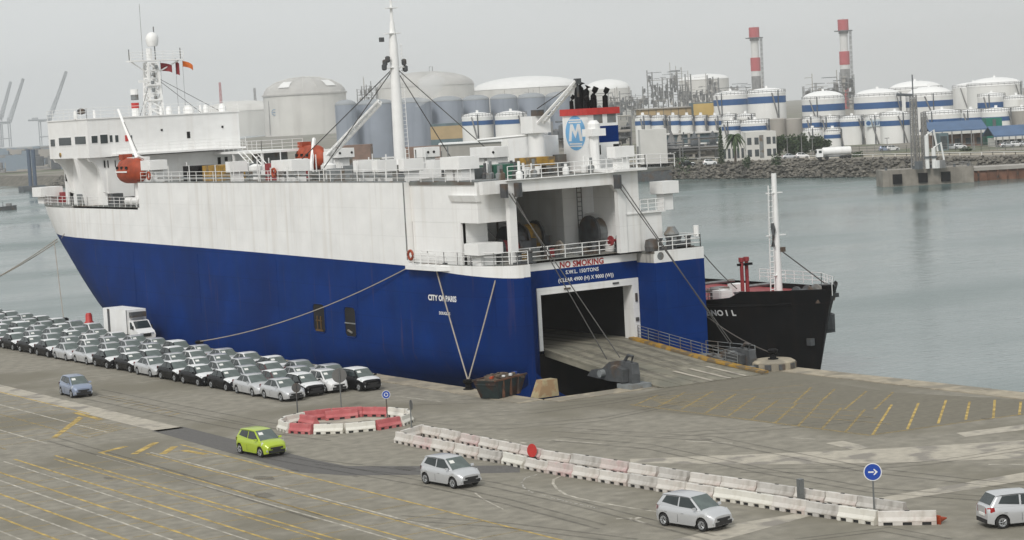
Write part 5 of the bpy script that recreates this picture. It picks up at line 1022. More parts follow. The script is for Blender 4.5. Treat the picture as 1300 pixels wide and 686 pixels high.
def tank(x0, x1, yrim, ydome, D, label, stripe=None, mats=None, name='storage_tank', cat='tank', group='white storage tanks with domed roofs', rail=True, base=None):
    wall, dome = mats or (WT, WD); xc = (x0+x1)/2; c = atD(xc,yrim,D); r_ = (x1-x0)/2*D/F_PX; zt = c.z; b = LZ if base is None else base
    hd_ = max(.4,(yrim-ydome)*D/F_PX)
    o = thing(name, label, cat, (c.x,c.y,b), 0, group)
    M().lathe([(r_,b-.0),(r_,zt)], (c.x,c.y,0), 36, cap=False).mk('shell', wall, o, True)
    M().lathe([(r_*1.01,zt-.25),(r_*1.01,zt+.05)]+[(r_*math.cos(a),zt+.05+hd_*math.sin(a)) for a in [k*1.5708/7 for k in range(7)]]+[(.02,zt+.05+hd_)], (c.x,c.y,0), 36, cap=False).mk('dome', dome, o, True)
    if stripe:
        za, zb_ = zof(stripe[1],xc,D), zof(stripe[0],xc,D); M().lathe([(r_+.06,za),(r_+.06,zb_)], (c.x,c.y,0), 36, cap=False).mk('blue_band', BS, o, True)
    if rail:
        m = M(); k = 28
        for h in (.6,1.2): m.tube([(c.x+r_*math.cos(6.2832*i/k),c.y+r_*math.sin(6.2832*i/k),zt+h) for i in range(k+1)], .09, 3, caps=False)
        for i in range(k): m.tube([(c.x+r_*math.cos(6.2832*i/k),c.y+r_*math.sin(6.2832*i/k),zt),(c.x+r_*math.cos(6.2832*i/k),c.y+r_*math.sin(6.2832*i/k),zt+1.2)], .06, 3)
        m.mk('rim_railing', PG, o)
        a0 = math.atan2(EYE.y-c.y, EYE.x-c.x)+rr.uniform(-.9,.9); m = M(); q = []
        for i in range(13): a = a0+i*.05; q.append((c.x+(r_+.5)*math.cos(a),c.y+(r_+.5)*math.sin(a),zt-(zt-b)*i/12))
        m.tube(q, .28, 4).mk('stairway', PG, o); 
        e = (c.x+(r_+.3)*math.cos(a0+.35),c.y+(r_+.3)*math.sin(a0+.35)); M().tube([(*e,b),(*e,zt+1.0)], .2, 4).mk('riser_pipe', DG, o)
        M().lathe([(.5,0),(.5,.8)], (c.x,c.y,zt+hd_), 8).mk('roof_vent', WD, o)
    return o, c, r_
tank(905.5,949,121,115.5,820,'striped tank, leftmost of the upper row beside the yellow box',(126.3,133.8))
tank(949,997,118.5,112,800,'tall striped tank right of the leftmost upper one, below the left chimney',(122.6,131.2))
tank(1018,1072,126,115.5,840,'broad white domed tank with low stripe left of the right chimney foot',(132.5,141))
tank(1084,1144,122.5,112.7,830,'broad white domed tank with stripe just right of the right chimney',(130,138))
tank(1128,1196,114,103,930,'large plain white tank with flat dome behind the lattice tower')
tank(1150,1209,122,110,830,'white domed tank with stripe directly right of the lattice tower top',(128,135.5))
tank(1209,1262,111,104.5,950,'tall plain white tank with pale flat roof left of the largest dome')
tank(1228,1297,108.6,98.5,900,'largest white dome at the upper right')
tank(1241,1276,123,118,800,'white tank with short stripe below the largest dome',(130,137))
tank(1274,1306,126,120.6,790,'low white tank at the right edge with reddish rail')
tank(1018.5,1042,152,148.6,740,'small striped tank behind the dark trees, left one of its pair',(156,162)); tank(1042,1066,151.5,148,740,'small striped tank behind the dark trees, right one of its pair',(155.5,161.5))
tank(1066,1097,151,147,735,'striped tank above the white tanker truck trailer',(154.5,160.5))
lt, lc, lr = tank(1098,1126,150,146,730,'tall white tank with a small logo panel instead of a stripe')
tank(1117,1155,147,141,725,'tall white tank with stripe and a dark slanting stair',(153,159.6))
tank(1172,1220,145,139,720,'striped tank above the blue canopy roof',(151,157)); tank(1219,1246,143.5,138.5,735,'striped tank between two others above the canopy',(149.5,155.2)); tank(1246,1283,142,136.8,720,'striped tank above the green tower',(148.3,153.8))
tank(1283,1311,140,136,725,'grey walled tank with white roof at the right edge',mats=(CG,WD))
tank(1019,1044,167,163,690,'low white tank half hidden by the trees, without stripe'); tank(1046,1068,168,163,690,'low striped tank right of the dark trees',(171,175.8))
tank(977,998,151.5,151,760,'left one of two grey concrete silos',None,(CG,CG),'silo','silo','grey concrete silos',False); tank(998,1018,151.5,151,755,'right one of two grey concrete silos',None,(CG,CG),'silo','silo','grey concrete silos',False)
for i, (a, b2) in enumerate(((806,826),(826,846),(846,863),(863,881),(881,898.5),(898.5,917))):
    tank(a,b2,150.8,146,740,f'small striped tank, {nums[i]} from the ship in the low row left of the palm',(153.7,159.2),group='row of small striped tanks')
tank(916,935,149,145,750,'small white tank behind the palm crown, without stripe'); tank(934,959,149,144,755,'wider small white tank behind the palm, without stripe')
tank(916,941,157.6,153,690,'striped tank right behind the palm crown',(160.5,165.5)); tank(940,977,156.5,151.8,685,'wide striped tank above the white two storey house',(160,165.5))
tank(586,626,148.6,143,760,'striped tank left of the pair seen above the ship stern',(153.5,159)); tank(628,669,147.2,141,755,'striped tank right of the pair seen above the ship stern',(152,157.5))
rr2 = [(425,452),(450,500),(498,547),(547,587),(587,621),(622,657),(657,692),(692,724)]
for i, (a, b2) in enumerate(rr2):
    y = 133-.055*(a-425)*.7; tank(a,b2,y,y-6,960+12*i,f'blue grey silo, {nums[i]} from the left in the hazy row behind the ship',None,(GS,pm('silo_roof' ,(.30,.32,.34), .8, 0, .1) if i == 0 else bpy.data.materials['silo_roof']),'silo','silo','blue grey silos',False)
o, c, r_ = tank(334,439,119.5,98,2700,'great pale gas tank with ribbed dome, emblem on its wall',None,(LG,LR),'gas_tank','tank','great hazy gas tanks',False)
M().lathe([(r_+1.6,c.z-1.2),(r_+1.6,c.z+.6)], (c.x,c.y,0), 40).mk('rim', LR, o)
for k in range(18):
    a = 6.2832*k/18; hd_ = 21.5*2700/F_PX; M().tube([(c.x+r_*1.0*math.cos(q)*math.cos(a),c.y+r_*math.cos(q)*math.sin(a),c.z+.5+hd_*math.sin(q)) for q in (0,.4,.8,1.2,1.55)], .35, 4).mk('dome_rib', LG, o)
d = (EYE-c); d.z = 0; d.normalize(); sx = Vector((0,0,1)).cross(d).normalized(); ec = atD(349,143,2700); 
u0 = (ec-c).dot(sx); depth = math.sqrt(max(1,r_*r_-u0*u0)); ec = Vector((c.x,c.y,ec.z))+sx*u0+d*(depth+.8)
for k in range(10): pass
q = [ec+sx*(3.2*math.cos(6.2832*k/20))+Vector((0,0,3.6*math.sin(6.2832*k/20))) for k in range(21)]; EB = pm('emblem_blue', (.13,.27,.42), .7)
M().tube(q, .45, 4, caps=False).mk('emblem_ring', EB, o); M().tube([ec-sx*3.5,ec+sx*4.5], .5, 4).mk('emblem_bar', EB, o); M().tube([(atD(341,128,2670)),(atD(343,172,2670))], .5, 4).mk('riser_pipe', PG, o)
for px in (352,418): 
    a = math.atan2(d.y,d.x)+(.75 if px < 380 else -.55); aw = .16
    M().grid([[(c.x+(r_+.6)*math.cos(q)*math.cos(a+s_),c.y+(r_+.6)*math.cos(q)*math.sin(a+s_),c.z+1.3+21.5*2700/F_PX*math.sin(q)) for s_ in (-aw,0,aw)] for q in (.35,.55,.75)]).mk('roof_panel', WD, o)
tank(255,360,141,128,3100,'second pale gas tank partly hidden behind the great one',None,(LG,LG),'gas_tank','tank','great hazy gas tanks',False)
o, c, r_ = tank(478,602,110,91,2900,'hazy grey domed gas tank under scaffolding behind the silos',None,(LG,LR),'gas_tank','tank','great hazy gas tanks',False)
M().tube([atD(545,92,2900),atD(545,85,2900),atD(549,85,2900),atD(549,92,2900)], .6, 4).mk('roof_hoist', PG, o)
tank(600,735,112,97,3000,'hazy gas tank with bright white dome behind the silos',None,(LG,WD),'gas_tank','tank','great hazy gas tanks',False)
tank(742,800,113,101,3100,'hazy gas tank with white dome behind the funnel',None,(LG,WD),'gas_tank','tank','great hazy gas tanks',False)
tank(862,925,101,94,2900,'hazy tank with white dome behind the pipework block',None,(LG,WD),'gas_tank','tank','great hazy gas tanks',False)
a0 = Vector((EYE.x-lc.x,EYE.y-lc.y,0)).normalized(); lx = Vector((0,0,1)).cross(a0); lp = Vector((lc.x,lc.y,zof(157,1112,720)))+a0*(lr+.25)
M().ext([lp+lx*u+Vector((0,0,v)) for u, v in ((-3.6,-1.1),(3.6,-1.1),(3.6,1.2),(-3.6,1.2))], a0*.05).mk('logo_panel', pm('logo_panel_grey', (.50,.58,.62), .6), lt); txt('TEPSA', 1.7, lp+a0*.1+lx*1.0-Vector((0,0,.6)), lx, UZ, BS, lt, thick=.03); M().ext([lp+a0*.08+lx*(-2.6+.8*math.cos(6.2832*k/14))+Vector((0,0,.1+.8*math.sin(6.2832*k/14))) for k in range(14)], a0*.05).mk('logo_disc', BS, lt)
# process plants: frames, columns, pipes and vessels
def plant(x0, x1, ytop, ybot, D, label, seed, dens=1.0, name='process_plant'):
    r = random.Random(seed); p0 = atD((x0+x1)/2,ytop,D); o = thing(name, label, 'plant', (p0.x,p0.y,LZ), 0, 'process plants')
    k = D/F_PX; H = p0.z-LZ; W = (x1-x0)*k; u = Vector((IX.x,IX.y,0)).normalized(); v = Vector((FWD.x,FWD.y,0)).normalized(); base = Vector((p0.x,p0.y,LZ)); zlow = max(LZ, zof(ybot,(x0+x1)/2,D))
    nx = max(3,int(W/6)); cols, fl, pp, vs = M(), M(), M(), M()
    hs = [H*(.55+.45*r.random()) for _ in range(nx+1)]
    for i in range(nx+1):
        x = -W/2+W*i/nx
        for yy in (0,6,12): cols.tube([base+u*x+v*yy, base+u*x+v*yy+Vector((0,0,hs[i]))], .3, 4)
        if i < nx:
            z = 4
            while z < min(hs[i],hs[i+1]):
                fl.ext([base+u*x+Vector((0,0,z)),base+u*(x+W/nx)+Vector((0,0,z)),base+u*(x+W/nx)+v*12+Vector((0,0,z)),base+u*x+v*12+Vector((0,0,z))], (0,0,.35)); z += r.uniform(3.2,5)
            for q in range(int(3*dens)):
                if r.random() < .7:
                    c = base+u*(x+r.uniform(.1,.9)*W/nx)+v*r.uniform(0,11); h = min(hs[i],hs[i+1]); z0_ = r.uniform(2,h*.8); vs.cur = r.randrange(3); vs.lathe([(.1,z0_),(r.uniform(.7,1.8),z0_+.6)]+[(vs.__dict__.get('q',1.3),z0_+r.uniform(2,6))]+[(.1,z0_+6.6)], c, 8)
    bk = M()
    for i in range(nx):
        for q in range(int(5*dens)):
            hh = min(hs[i],hs[i+1])*r.uniform(.45,.98); z0_ = hh-r.uniform(3,9); x_ = -W/2+W*(i+r.uniform(0,.7))/nx; w_ = r.uniform(.15,.5)*W/nx; yy = r.uniform(1,11); bk.cur = r.randrange(3); A_ = base+u*x_+v*yy+Vector((0,0,max(1,z0_)))
            bk.ext([A_,A_+u*w_,A_+u*w_+v*3,A_+v*3], (0,0,hh-max(1,z0_)))
    bk.mk('equipment_modules', [PG, CG, DG], o, kind='stuff')
    for q in range(int(nx*3*dens)):
        z = r.uniform(2,H*.9); a = r.uniform(-W/2,W/2-8); b_ = a+r.uniform(5,18); yy = r.uniform(-.5,8); pts = [base+u*a+v*yy+Vector((0,0,z)),base+u*min(b_,W/2)+v*yy+Vector((0,0,z))]
        if r.random() < .5: pts.append(pts[-1]+Vector((0,0,r.uniform(-4,4))))
        pp.cur = r.randrange(2); pp.tube(pts, r.uniform(.15,.45), 5)
    for q in range(max(2,nx//3)): 
        c = base+u*r.uniform(-W/2,W/2)+v*r.uniform(2,10); vs.cur = 0; vs.lathe([(.5,H*.5),(.45,H*r.uniform(.95,1.08))], c, 6)
    for q in range(4): cols.tube([base+u*(-W/2)+Vector((0,0,zlow-LZ+1)),base+u*(W/2)+Vector((0,0,zlow-LZ+1))], .3, 4)
    cols.mk('steel_frame', PG, o, kind='stuff'); fl.mk('floor_decks', PG, o, kind='stuff'); pp.mk('pipework', [DG, CG], o, kind='stuff'); vs.mk('vessels', [CG, PG, DG], o, True, kind='stuff'); return o
plant(815,872,84,122,2600,'pale hazy block of pipework and columns left of the left chimney',1,1.6); plant(870,912,92,122,2600,'lower hazy pipework right of the tall plant block',2,1.4); plant(905,968,101,122,2050,'dark pipework at the foot of the left chimney',3,1.4); plant(1020,1084,91,120,2050,'dark pipework at the foot of the right chimney',4,1.6)
plant(452,500,101,128,2880,'hazy scaffold tower left of the scaffolded gas tank',5,.8); plant(735,816,112,132,2300,'hazy pipework seen behind the funnel',6,1.2); plant(640,740,112,126,2830,'hazy pipework in front of the white domed gas tank',7,.8)
plant(812,912,173,196,650,'blue grey pipe racks on the shore left of the cypress',8,.8); plant(700,800,140,180,900,'grey pipework behind the ship funnel',9,1.0)
def chimney(x, hw_, y0, D, label, bands):
    c = atD(x,y0,D); k = D/F_PX; o = thing('chimney', label, 'chimney', (c.x,c.y,LZ), 0, 'red and white chimneys')
    for i, (ya, yb, nm, mt, f) in enumerate(bands):
        za, zb_ = zof(yb,x,D), zof(ya,x,D); M().lathe([(hw_*k*f,max(LZ,za)),(hw_*k*f,zb_)], (c.x,c.y,0), 18).mk(nm, mt, o, True)
    M().lathe([(hw_*k*1.7,0),(hw_*k*1.7,.9)], (c.x,c.y,zof(bands[0][1]+1,x,D)), 18).mk('platform', DG, o)
    q = c+Vector((IX.x,IX.y,0))*(hw_*k*1.05+1.2); m = M(); zt = zof(bands[0][1],x,D)
    m.lattice((q.x,q.y,LZ), (q.x,q.y,zt), 1.6, 1.6, .2, 16); m.mk('access_ladder', PG, o)
    M().tube([(c.x,c.y,zof(y0,x,D)),(c.x,c.y,zof(y0-2,x,D))], .15, 4).mk('lightning_rod', DG, o); return o
CR = pm('chimney_red', (.44,.06,.07), .8, 0, .08); CW = pm('chimney_white', (.66,.66,.65), .8, 0, .05)
chimney(957,6.6,35,2200,'left red and white banded chimney above the storage tanks',((35,48,'red_band',CR,1),(48,52,'grey_band',PG,.9),(52,73.5,'white_band',CW,.75),(73.5,90.5,'red_band',CR,.95),(90.5,97,'white_band',CW,.9),(97,150,'grey_band',PG,.9)))
chimney(1070,6.8,25,2130,'right red and white banded chimney, taller in the picture',((25,39,'red_band',CR,1),(39,43,'grey_band',PG,.9),(43,65.5,'white_band',CW,.75),(65.5,82.5,'red_band',CR,.95),(82.5,88,'white_band',CW,.9),(88,108,'grey_band',PG,.9),(108,150,'red_band',CR,.6)))
# buildings
def bld(x0, x1, y0, D, dep, label, wall, name='building', roof=None, y1=None, group=None, over=0, cat='building'):
    a, b2 = atD(x0,y0,D), atD(x1,y0,D); a.z = b2.z = (a.z+b2.z)/2; u = (b2-a); u.z = 0; w = u.length; u.normalize(); v = Vector((-u.y,u.x,0)); zt = a.z; zb_ = LZ if y1 is None else max(LZ,zof(y1,(x0+x1)/2,D))
    o = thing(name, label, cat, (a.x,a.y,LZ), 0, group)
    A = Vector((a.x,a.y,zb_)); M().ext([A,A+u*w,A+u*w+v*dep,A+v*dep], (0,0,zt-zb_)).mk('wall', wall, o)
    Rr = A-u*over-v*over; Rr.z = zt; M().ext([Rr,Rr+u*(w+2*over),Rr+u*(w+2*over)+v*(dep+2*over),Rr+v*(dep+2*over)], (0,0,.4)).mk('roof', roof or wall, o)
    def win(f0, f1, g0, g1, mt, nm='window', dd=.06):
        B = A+u*(w*f0)-v*dd; h = zt-zb_; B.z = zb_+h*g0; return M().ext([B,B+u*w*(f1-f0),B+u*w*(f1-f0)+Vector((0,0,h*(g1-g0))),B+Vector((0,0,h*(g1-g0)))], v*(dd-.002)).mk(nm, mt, o)
    return o, win
WW = pm('far_white_wall', (.60,.59,.56), .8, 0, .05, .3); OC = pm('ochre_cladding', (.42,.31,.17), .8, 0, .08, .3); YC = pm('yellow_cladding', (.52,.37,.13), .8, 0, .06, .3); BR = pm('blue_roof', (.07,.13,.24), .6, 0, .12, .3); GT = pm('green_cladding', (.01,.17,.12), .7, 0, .08, .3); BK = pm('brick_brown', (.20,.13,.10), .9, 0, .2, .5); TB_ = pm('teal_cladding', (.10,.15,.17), .7, 0, .2, .3)
TG = MT['tanglass']
o, win = bld(946.5,985,169,620,10,'white two storey house between palm and trees',WW)
for f in (.06,.30,.70,.9):
    for g_ in (.14,.58): win(f-.02,f+.12 if f < .85 else .98,g_,g_+.26,TG)
win(.44,.58,.08,.92,MT['mgrey'],'stair_panel')
o, win = bld(916,946,182,625,8,'low pale annex behind the palm trunk',WW)
for i in range(5): win(.06+.19*i,.17+.19*i,.15,.7,TG)
bld(880,906.5,131.5,830,20,'long shed with bright yellow upper wall',TB_)[1](0,1,.55,1.0,YC,'yellow_band')
o, win = bld(812,880,138,840,25,'long ochre warehouse with pale roof behind the small tanks',OC,roof=CG,over=.8)
for i in range(7): win(.02+.14*i,.03+.14*i,.4,1,DG,'pilaster')
o, win = bld(546,590,158,900,20,'ochre and blue shed right of the blue grey silos',TB_); win(0,1,.55,.95,OC,'ochre_band')
bld(559,636,182,640,14,'long low grey shed with pale roof edge, seen above the ship deck',CG,roof=WD,over=.6); bld(425,470,186,800,14,'low reddish brown shed below the silos',BK); bld(500,560,188,800,14,'low brown shed right of the tall ship mast',BK)
bld(846,911,170,660,10,'open shed with long pale roof left of the cypress',TB_,roof=WW,over=1.0,y1=182); bld(812,846,166,640,10,'low white hut with tanks near the ship stern',WW)
def canopy(x0, x1, ya, yb, D, label, dep, wall, walls_to):
    a, b2 = atD(x0,yb,D), atD(x1,yb,D); a.z = b2.z = (a.z+b2.z)/2; u = (b2-a); u.z = 0; w = u.length; u.normalize(); v = Vector((-u.y,u.x,0)); h = zof(ya,(x0+x1)/2,D+dep/2)-a.z
    o = thing('canopy_building', label, 'building', (a.x,a.y,LZ)); A = Vector(a); m = M(); q = [A-v*.0,A+u*w,A+u*w+v*dep*.5+Vector((0,0,h)),A+v*dep*.5+Vector((0,0,h))]; m.ext(q, (0,0,.4)).mk('roof', BR, o)
    q2 = [A+v*dep,A+u*w+v*dep,q[2],q[3]]; M().ext(q2, (0,0,.4)).mk('roof', BR, o); M().ext([A,A+u*w,A+u*w+Vector((0,0,-.9)),A+Vector((0,0,-.9))], v*.3).mk('fascia', WW, o)
    B = Vector((A.x,A.y,LZ))+v*3; M().ext([B+u*1,B+u*(w-1),B+u*(w-1)+v*(dep-6),B+u*1+v*(dep-6)], (0,0,a.z-LZ-.5)).mk('wall', wall, o)
    for i in range(6): P = Vector((A.x,A.y,LZ))+u*(w*(i+.3)/6); M().tube([P,P+Vector((0,0,a.z-LZ))], .22, 5).mk('post', PG, o)
    for i in range(5): P = B+u*(w*(.08+.19*i))-v*.05; M().ext([P+Vector((0,0,.6)),P+u*w*.1+Vector((0,0,.6)),P+u*w*.1+Vector((0,0,2.6)),P+Vector((0,0,2.6))], v*.04).mk('window', TG, o)
    return o
canopy(1180,1254,155,166.5,640,'brown terminal building under a wide blue canopy roof',16,BK,187); canopy(1262,1312,160.5,173,620,'white building with blue roof at the right edge',16,WW,187)
o, win = bld(1252,1272,151.5,650,6,'tall green box tower beside the blue roofs',GT); win(.4,.6,0,1,DG,'rib',.25)
o, win = bld(1192,1204,171,615,5,'small glass kiosk under the canopy edge',TB_); win(.15,.85,.1,.9,TG)
# trees
LEAF = [pm('leaf_dark', (.030,.055,.022), .9, 0, .3, 3), pm('leaf_mid', (.06,.09,.035), .9, 0, .3, 3)]; BARK = pm('bark', (.09,.07,.055), .95, 0, .3, 3)
def crown(m, c, rx, rz, n, r, s):
    for i in range(n):
        a, b_ = r.uniform(0,6.3), math.acos(r.uniform(-1,1)); q = r.uniform(.45,1.0)*(1+.25*math.sin(3*a+c[0])); p = Vector(c)+Vector((rx*q*math.cos(a)*math.sin(b_),rx*q*math.sin(a)*math.sin(b_),rz*q*math.cos(b_)))
        d1 = Vector((r.uniform(-1,1),r.uniform(-1,1),r.uniform(-.6,.6))).normalized()*s*r.uniform(.6,1.3); d2 = d1.cross(Vector((r.uniform(-1,1),r.uniform(-1,1),r.uniform(-1,1)))).normalized()*s*.6
        m.cur = 0 if r.random() < .6 else 1; m.add([p-d1,p+d2*.8,p+d1,p-d2], [(0,1,2,3)])
def tree(px, ytop, w, D, label, seed, ztrunk=.35, name='tree'):
    r = random.Random(seed); c = atD(px,ytop,D); h = c.z-LZ; o = thing(name, label, 'tree', (c.x,c.y,LZ), 0, 'round dark trees on the far shore'); rad = w/2*D/F_PX
    t = M().tube([(c.x,c.y,LZ),(c.x+.2,c.y,LZ+h*.5),(c.x,c.y+.1,LZ+h*.85)], .28, 6, .08)
    for k in range(5): a = k*1.26; t.tube([(c.x+.1,c.y,LZ+h*(.3+.08*k)),(c.x+rad*.6*math.cos(a),c.y+rad*.6*math.sin(a),LZ+h*(.5+.08*k))], .1, 4, .03)
    t.mk('trunk', BARK, o); m = M()
    for k in range(7): a = r.uniform(0,6.3); q = rad*.55*r.random(); crown(m, (c.x+q*math.cos(a),c.y+q*math.sin(a),LZ+h*(.3+.5*r.random())), rad*.6, h*.3, 260, r, .42)
    m.mk('crown', LEAF, o); return o
for i, (px, y, w) in enumerate(((988,173,20),(1003,170,24),(1019,172,22),(1034,173.5,24),(1045,178,18))): tree(px,y,w,630+4*i,f'dark bushy tree right of the white house, {nums[i]} from the house',20+i)
r = random.Random(3); c = atD(914,162,615); o = thing('cypress_tree', 'slim dark cypress left of the palm', 'tree', (c.x,c.y,LZ)); M().tube([(c.x,c.y,LZ),(c.x,c.y,c.z-.5)], .18, 5, .04).mk('trunk', BARK, o); m = M(); h = c.z-LZ
for k in range(12): f = k/12; crown(m, (c.x,c.y,LZ+.3+h*f), .95*(1-f**1.7)+.12, h*.09, 110, r, .26)
m.mk('crown', LEAF, o)
c = atD(932,173,605); o = thing('palm_tree', 'broad date palm standing before the low annex', 'tree', (c.x,c.y,LZ)); M().tube([(c.x,c.y,LZ),(c.x+.15,c.y,LZ+2),(c.x,c.y,c.z)], .38, 8, .32).mk('trunk', BARK, o)
for k in range(34):
    a = 6.2832*k/34+r.uniform(-.1,.1); up = r.uniform(-.35,1.1); L = r.uniform(2.9,3.7); m = M(); cs = []
    for i in range(8):
        f = i/7; cs.append(Vector((c.x+L*f*math.cos(a)*math.cos(up*.7),c.y+L*f*math.sin(a)*math.cos(up*.7),c.z+L*(math.sin(up)*f*1.1-1.25*f*f*(.55+.4*math.cos(up))))))
    sd = Vector((-math.sin(a),math.cos(a),0)); rows = [[p+sd*.42*math.sin(3.1416*(.12+.86*i/7))-Vector((0,0,.22)), p, p-sd*.42*math.sin(3.1416*(.12+.86*i/7))-Vector((0,0,.22))] for i, p in enumerate(cs)]
    m.cur = k % 2; m.grid(rows).mk('frond', LEAF, o)
for i, (px, y, w, D) in enumerate(((866,194,26,600),(985,196,14,596),(1088,193,20,600),(948,197,10,596),(1226,191,16,600))): 
    c = atD(px,y,D); o = M(); r = random.Random(i+50); crown(o, (c.x,c.y,LZ+.5), w/2*D/F_PX, max(.6,(c.z-LZ)*.8), 220, r, .35); q = o.mk('bush', LEAF); tag(q, ['scrubby bush in front of the pipe racks','bush at the foot of the white house','bush right of the white tanker truck','small bush left of the white house','bush under the blue canopy'][i], 'bush', 'bushes on the far shore')
# road tanker and far vehicles
c = atD(1036,202,592); c.z = LZ+.05; u = (atD(1080,202,592)-c); u.z = 0; u.normalize(); az = math.atan2(u.y,u.x); o = thing('tanker_truck', 'white road tanker parked on the far shore road', 'truck', c, az)
def tt(m, nm, mat, sm=False): q = m.mk(nm, mat, None, sm); q.parent = o; return q
tt(M().prism([(0,-1.2),(1.9,-1.2),(1.9,1.2),(0,1.2)], .8, 3.0, [(.25,-1.15),(1.9,-1.15),(1.9,1.15),(.25,1.15)]), 'cab', MT['white2']); tt(M().box(-.02,.3,-1.0,1.0,1.9,2.7), 'windscreen', MT['glass']); tt(M().box(.7,1.5,-1.23,-1.2,1.9,2.6), 'side_window', MT['glass']); tt(M().box(0,10,-.6,.6,.6,1.0), 'chassis', DG)
tt(M().lathe([(.2,1.6),(1.05,1.8),(1.15,2.2),(1.15,9.4),(1.05,9.8),(.2,10)], (.1,0,2.25), 18, 'X'), 'tank_barrel', MT['white2'], True)
for x in (1.0,3.0,7.2,8.4,9.4):
    for s in (-1,1): tt(M().lathe([(.3,-.18),(.5,-.15),(.5,.15),(.3,.18)], (x,s*.95,.5), 12, 'Y'), 'wheel', MT['tyre'])
far = [(901,202,600,'mini','white','small white car parked near the bush on the far shore'),(1124,190.5,640,'mini','blue','blue car parked left of the lattice tower on the far shore'),(1133,190.3,640,'hatch','white','white car beside the blue one left of the lattice tower'),(1207,189,620,'sedan','silver','silver car at the glass kiosk on the far shore'),(1218,188.5,622,'hatch','white','white car right of the glass kiosk on the far shore'),
       (1279,188.5,612,'sedan','silver','silver car before the white building with blue roof'),(1290,188,612,'mini','white','white car before the white building with blue roof'),(1302,187.5,612,'sedan','grey' if 0 else 'silver','silver car cut by the right edge on the far shore'),(1002,191,615,'sedan','silver','silver car under the dark trees on the far shore'),(1018,191,615,'mini','white','white car under the dark trees on the far shore'),(872,197.5,600,'sedan','dark','dark car left of the small white one on the far shore')]
for x, y, D, k, pt, lab in far:
    c = atD(x,y,D); q = place_car(k, pt, pt == 'dark', c.x, c.y, az+1.57, lab, 'cars parked on the far shore'); q.location.z = LZ+.05
# lamp posts, fences
def lamp(px, yt, yb, D, lab):
    c = atD(px,yt,D); o = thing('lamp_post', lab, 'lamp', (c.x,c.y,LZ), 0, 'lamp posts on the far shore'); M().tube([(c.x,c.y,LZ),(c.x,c.y,c.z)], .16, 6, .09).mk('pole', PG, o); M().box(c.x-.8,c.x+.8,c.y-.15,c.y+.15,c.z,c.z+.2).mk('lamp_head', PG, o)
for x, yt, D, lab in ((1236,170,600,'tall lamp post before the blue canopy'),(1017,172,620,'lamp post left of the tanker truck cab'),(999,175,622,'lamp post in front of the dark trees'),(1031,176,620,'lamp post right in front of the trees'),(1126,176,640,'lamp post left of the lattice tower'),(866,176,620,'lamp post before the pipe racks')): lamp(x,yt,0,D,lab)
gr_ = M(); pts = [(tab(y,[(p[1],p[0]) for p in inn])+9.2,y,LZ) for y in range(180,700,8)]
gr_.rail([(x,y,z) for x,y,z in pts], .8, .09, 4, 1); q = gr_.mk('guard_rail', MT['white2']); tag(q, 'low pale guard rail along the far shore road', 'guard rail')
fz = M(); 
fp = [(tab(y,[(p[1],p[0]) for p in inn])+36,y,LZ) for y in range(190,460,9)]
fz.rail(fp, 2.2, .06, 3, 3); tag(fz.mk('fence', PG), 'grey wire fence in front of the striped tanks', 'fence')
# dolphin with the loading tower
pc = atD(1178,214,508); ux = Vector((IX.x,IX.y,0)).normalized(); vy = Vector((-ux.y,ux.x,0)); kp = 508/F_PX
o = thing('mooring_dolphin', 'grey concrete mooring dolphin below the lattice tower in the water', 'pier', (pc.x,pc.y,WZ)); P0 = Vector((pc.x,pc.y,0)); w2 = 58*kp
zt = pc.z; M().ext([P0-ux*w2+Vector((0,0,-3.5)),P0+ux*w2+Vector((0,0,-3.5)),P0+ux*w2+vy*9+Vector((0,0,-3.5)),P0-ux*w2+vy*9+Vector((0,0,-3.5))], (0,0,zt+3.5)).mk('concrete_base', pm('pier_concrete', (.25,.23,.20), .95, 0, .25, .4, streak=.8, dirt=(.12,.11,.1), sscale=(.8,.8,.1)), o)
for f in (-.68,-.12,.38): P = P0+ux*w2*f-vy*.5; M().ext([P+ux*-1.1+Vector((0,0,WZ+.6)),P+ux*1.1+Vector((0,0,WZ+.6)),P+ux*1.1+Vector((0,0,zt-1.0)),P+ux*-1.1+Vector((0,0,zt-1.0))], vy*.48).mk('rubber_fender', MT['black'], o)
for f in (-.9,-.3,.1,.6,.9): P = P0+ux*w2*f+vy*1; M().lathe([(.3,0),(.25,.6),(.4,.7)], (P.x,P.y,zt), 8).mk('bollard', DG, o)
M().rail([P0-ux*w2*.1+vy*1.2+Vector((0,0,zt)),P0+ux*w2*.95+vy*1.2+Vector((0,0,zt))], 1.1, .06, 2).mk('railing', PG, o)
def tower(px, yt, wpx, D, lab, nm='lattice_tower'):
    c = atD(px,yt,D); q = thing(nm, lab, 'tower', (c.x,c.y,zt)); w = wpx*D/F_PX
    M().lattice((c.x,c.y,zt), (c.x,c.y,c.z), w, w*.75, .14, 12).mk('lattice', PG, q)
    for e in (-.25,.3): M().tube([(c.x+ux.x*w*e,c.y+ux.y*w*e,zt),(c.x+ux.x*w*e,c.y+ux.y*w*e,c.z-1)], .2, 5).mk('pipe', CG, q)
    return q, c, w
q, c, w = tower(1159,121,7.5,512,'tall grey lattice loading tower on the mooring dolphin'); M().tube([c+Vector((0,0,-1)),c+Vector((0,0,5)),], .16, 5).mk('top_pole', DG, q); M().tube([c,c-ux*4+Vector((0,0,.4))], .35, 5).mk('loading_arm', DG, q)
q, c, w = tower(1172,143,5.5,512,'shorter dark lattice tower next to the tall one')
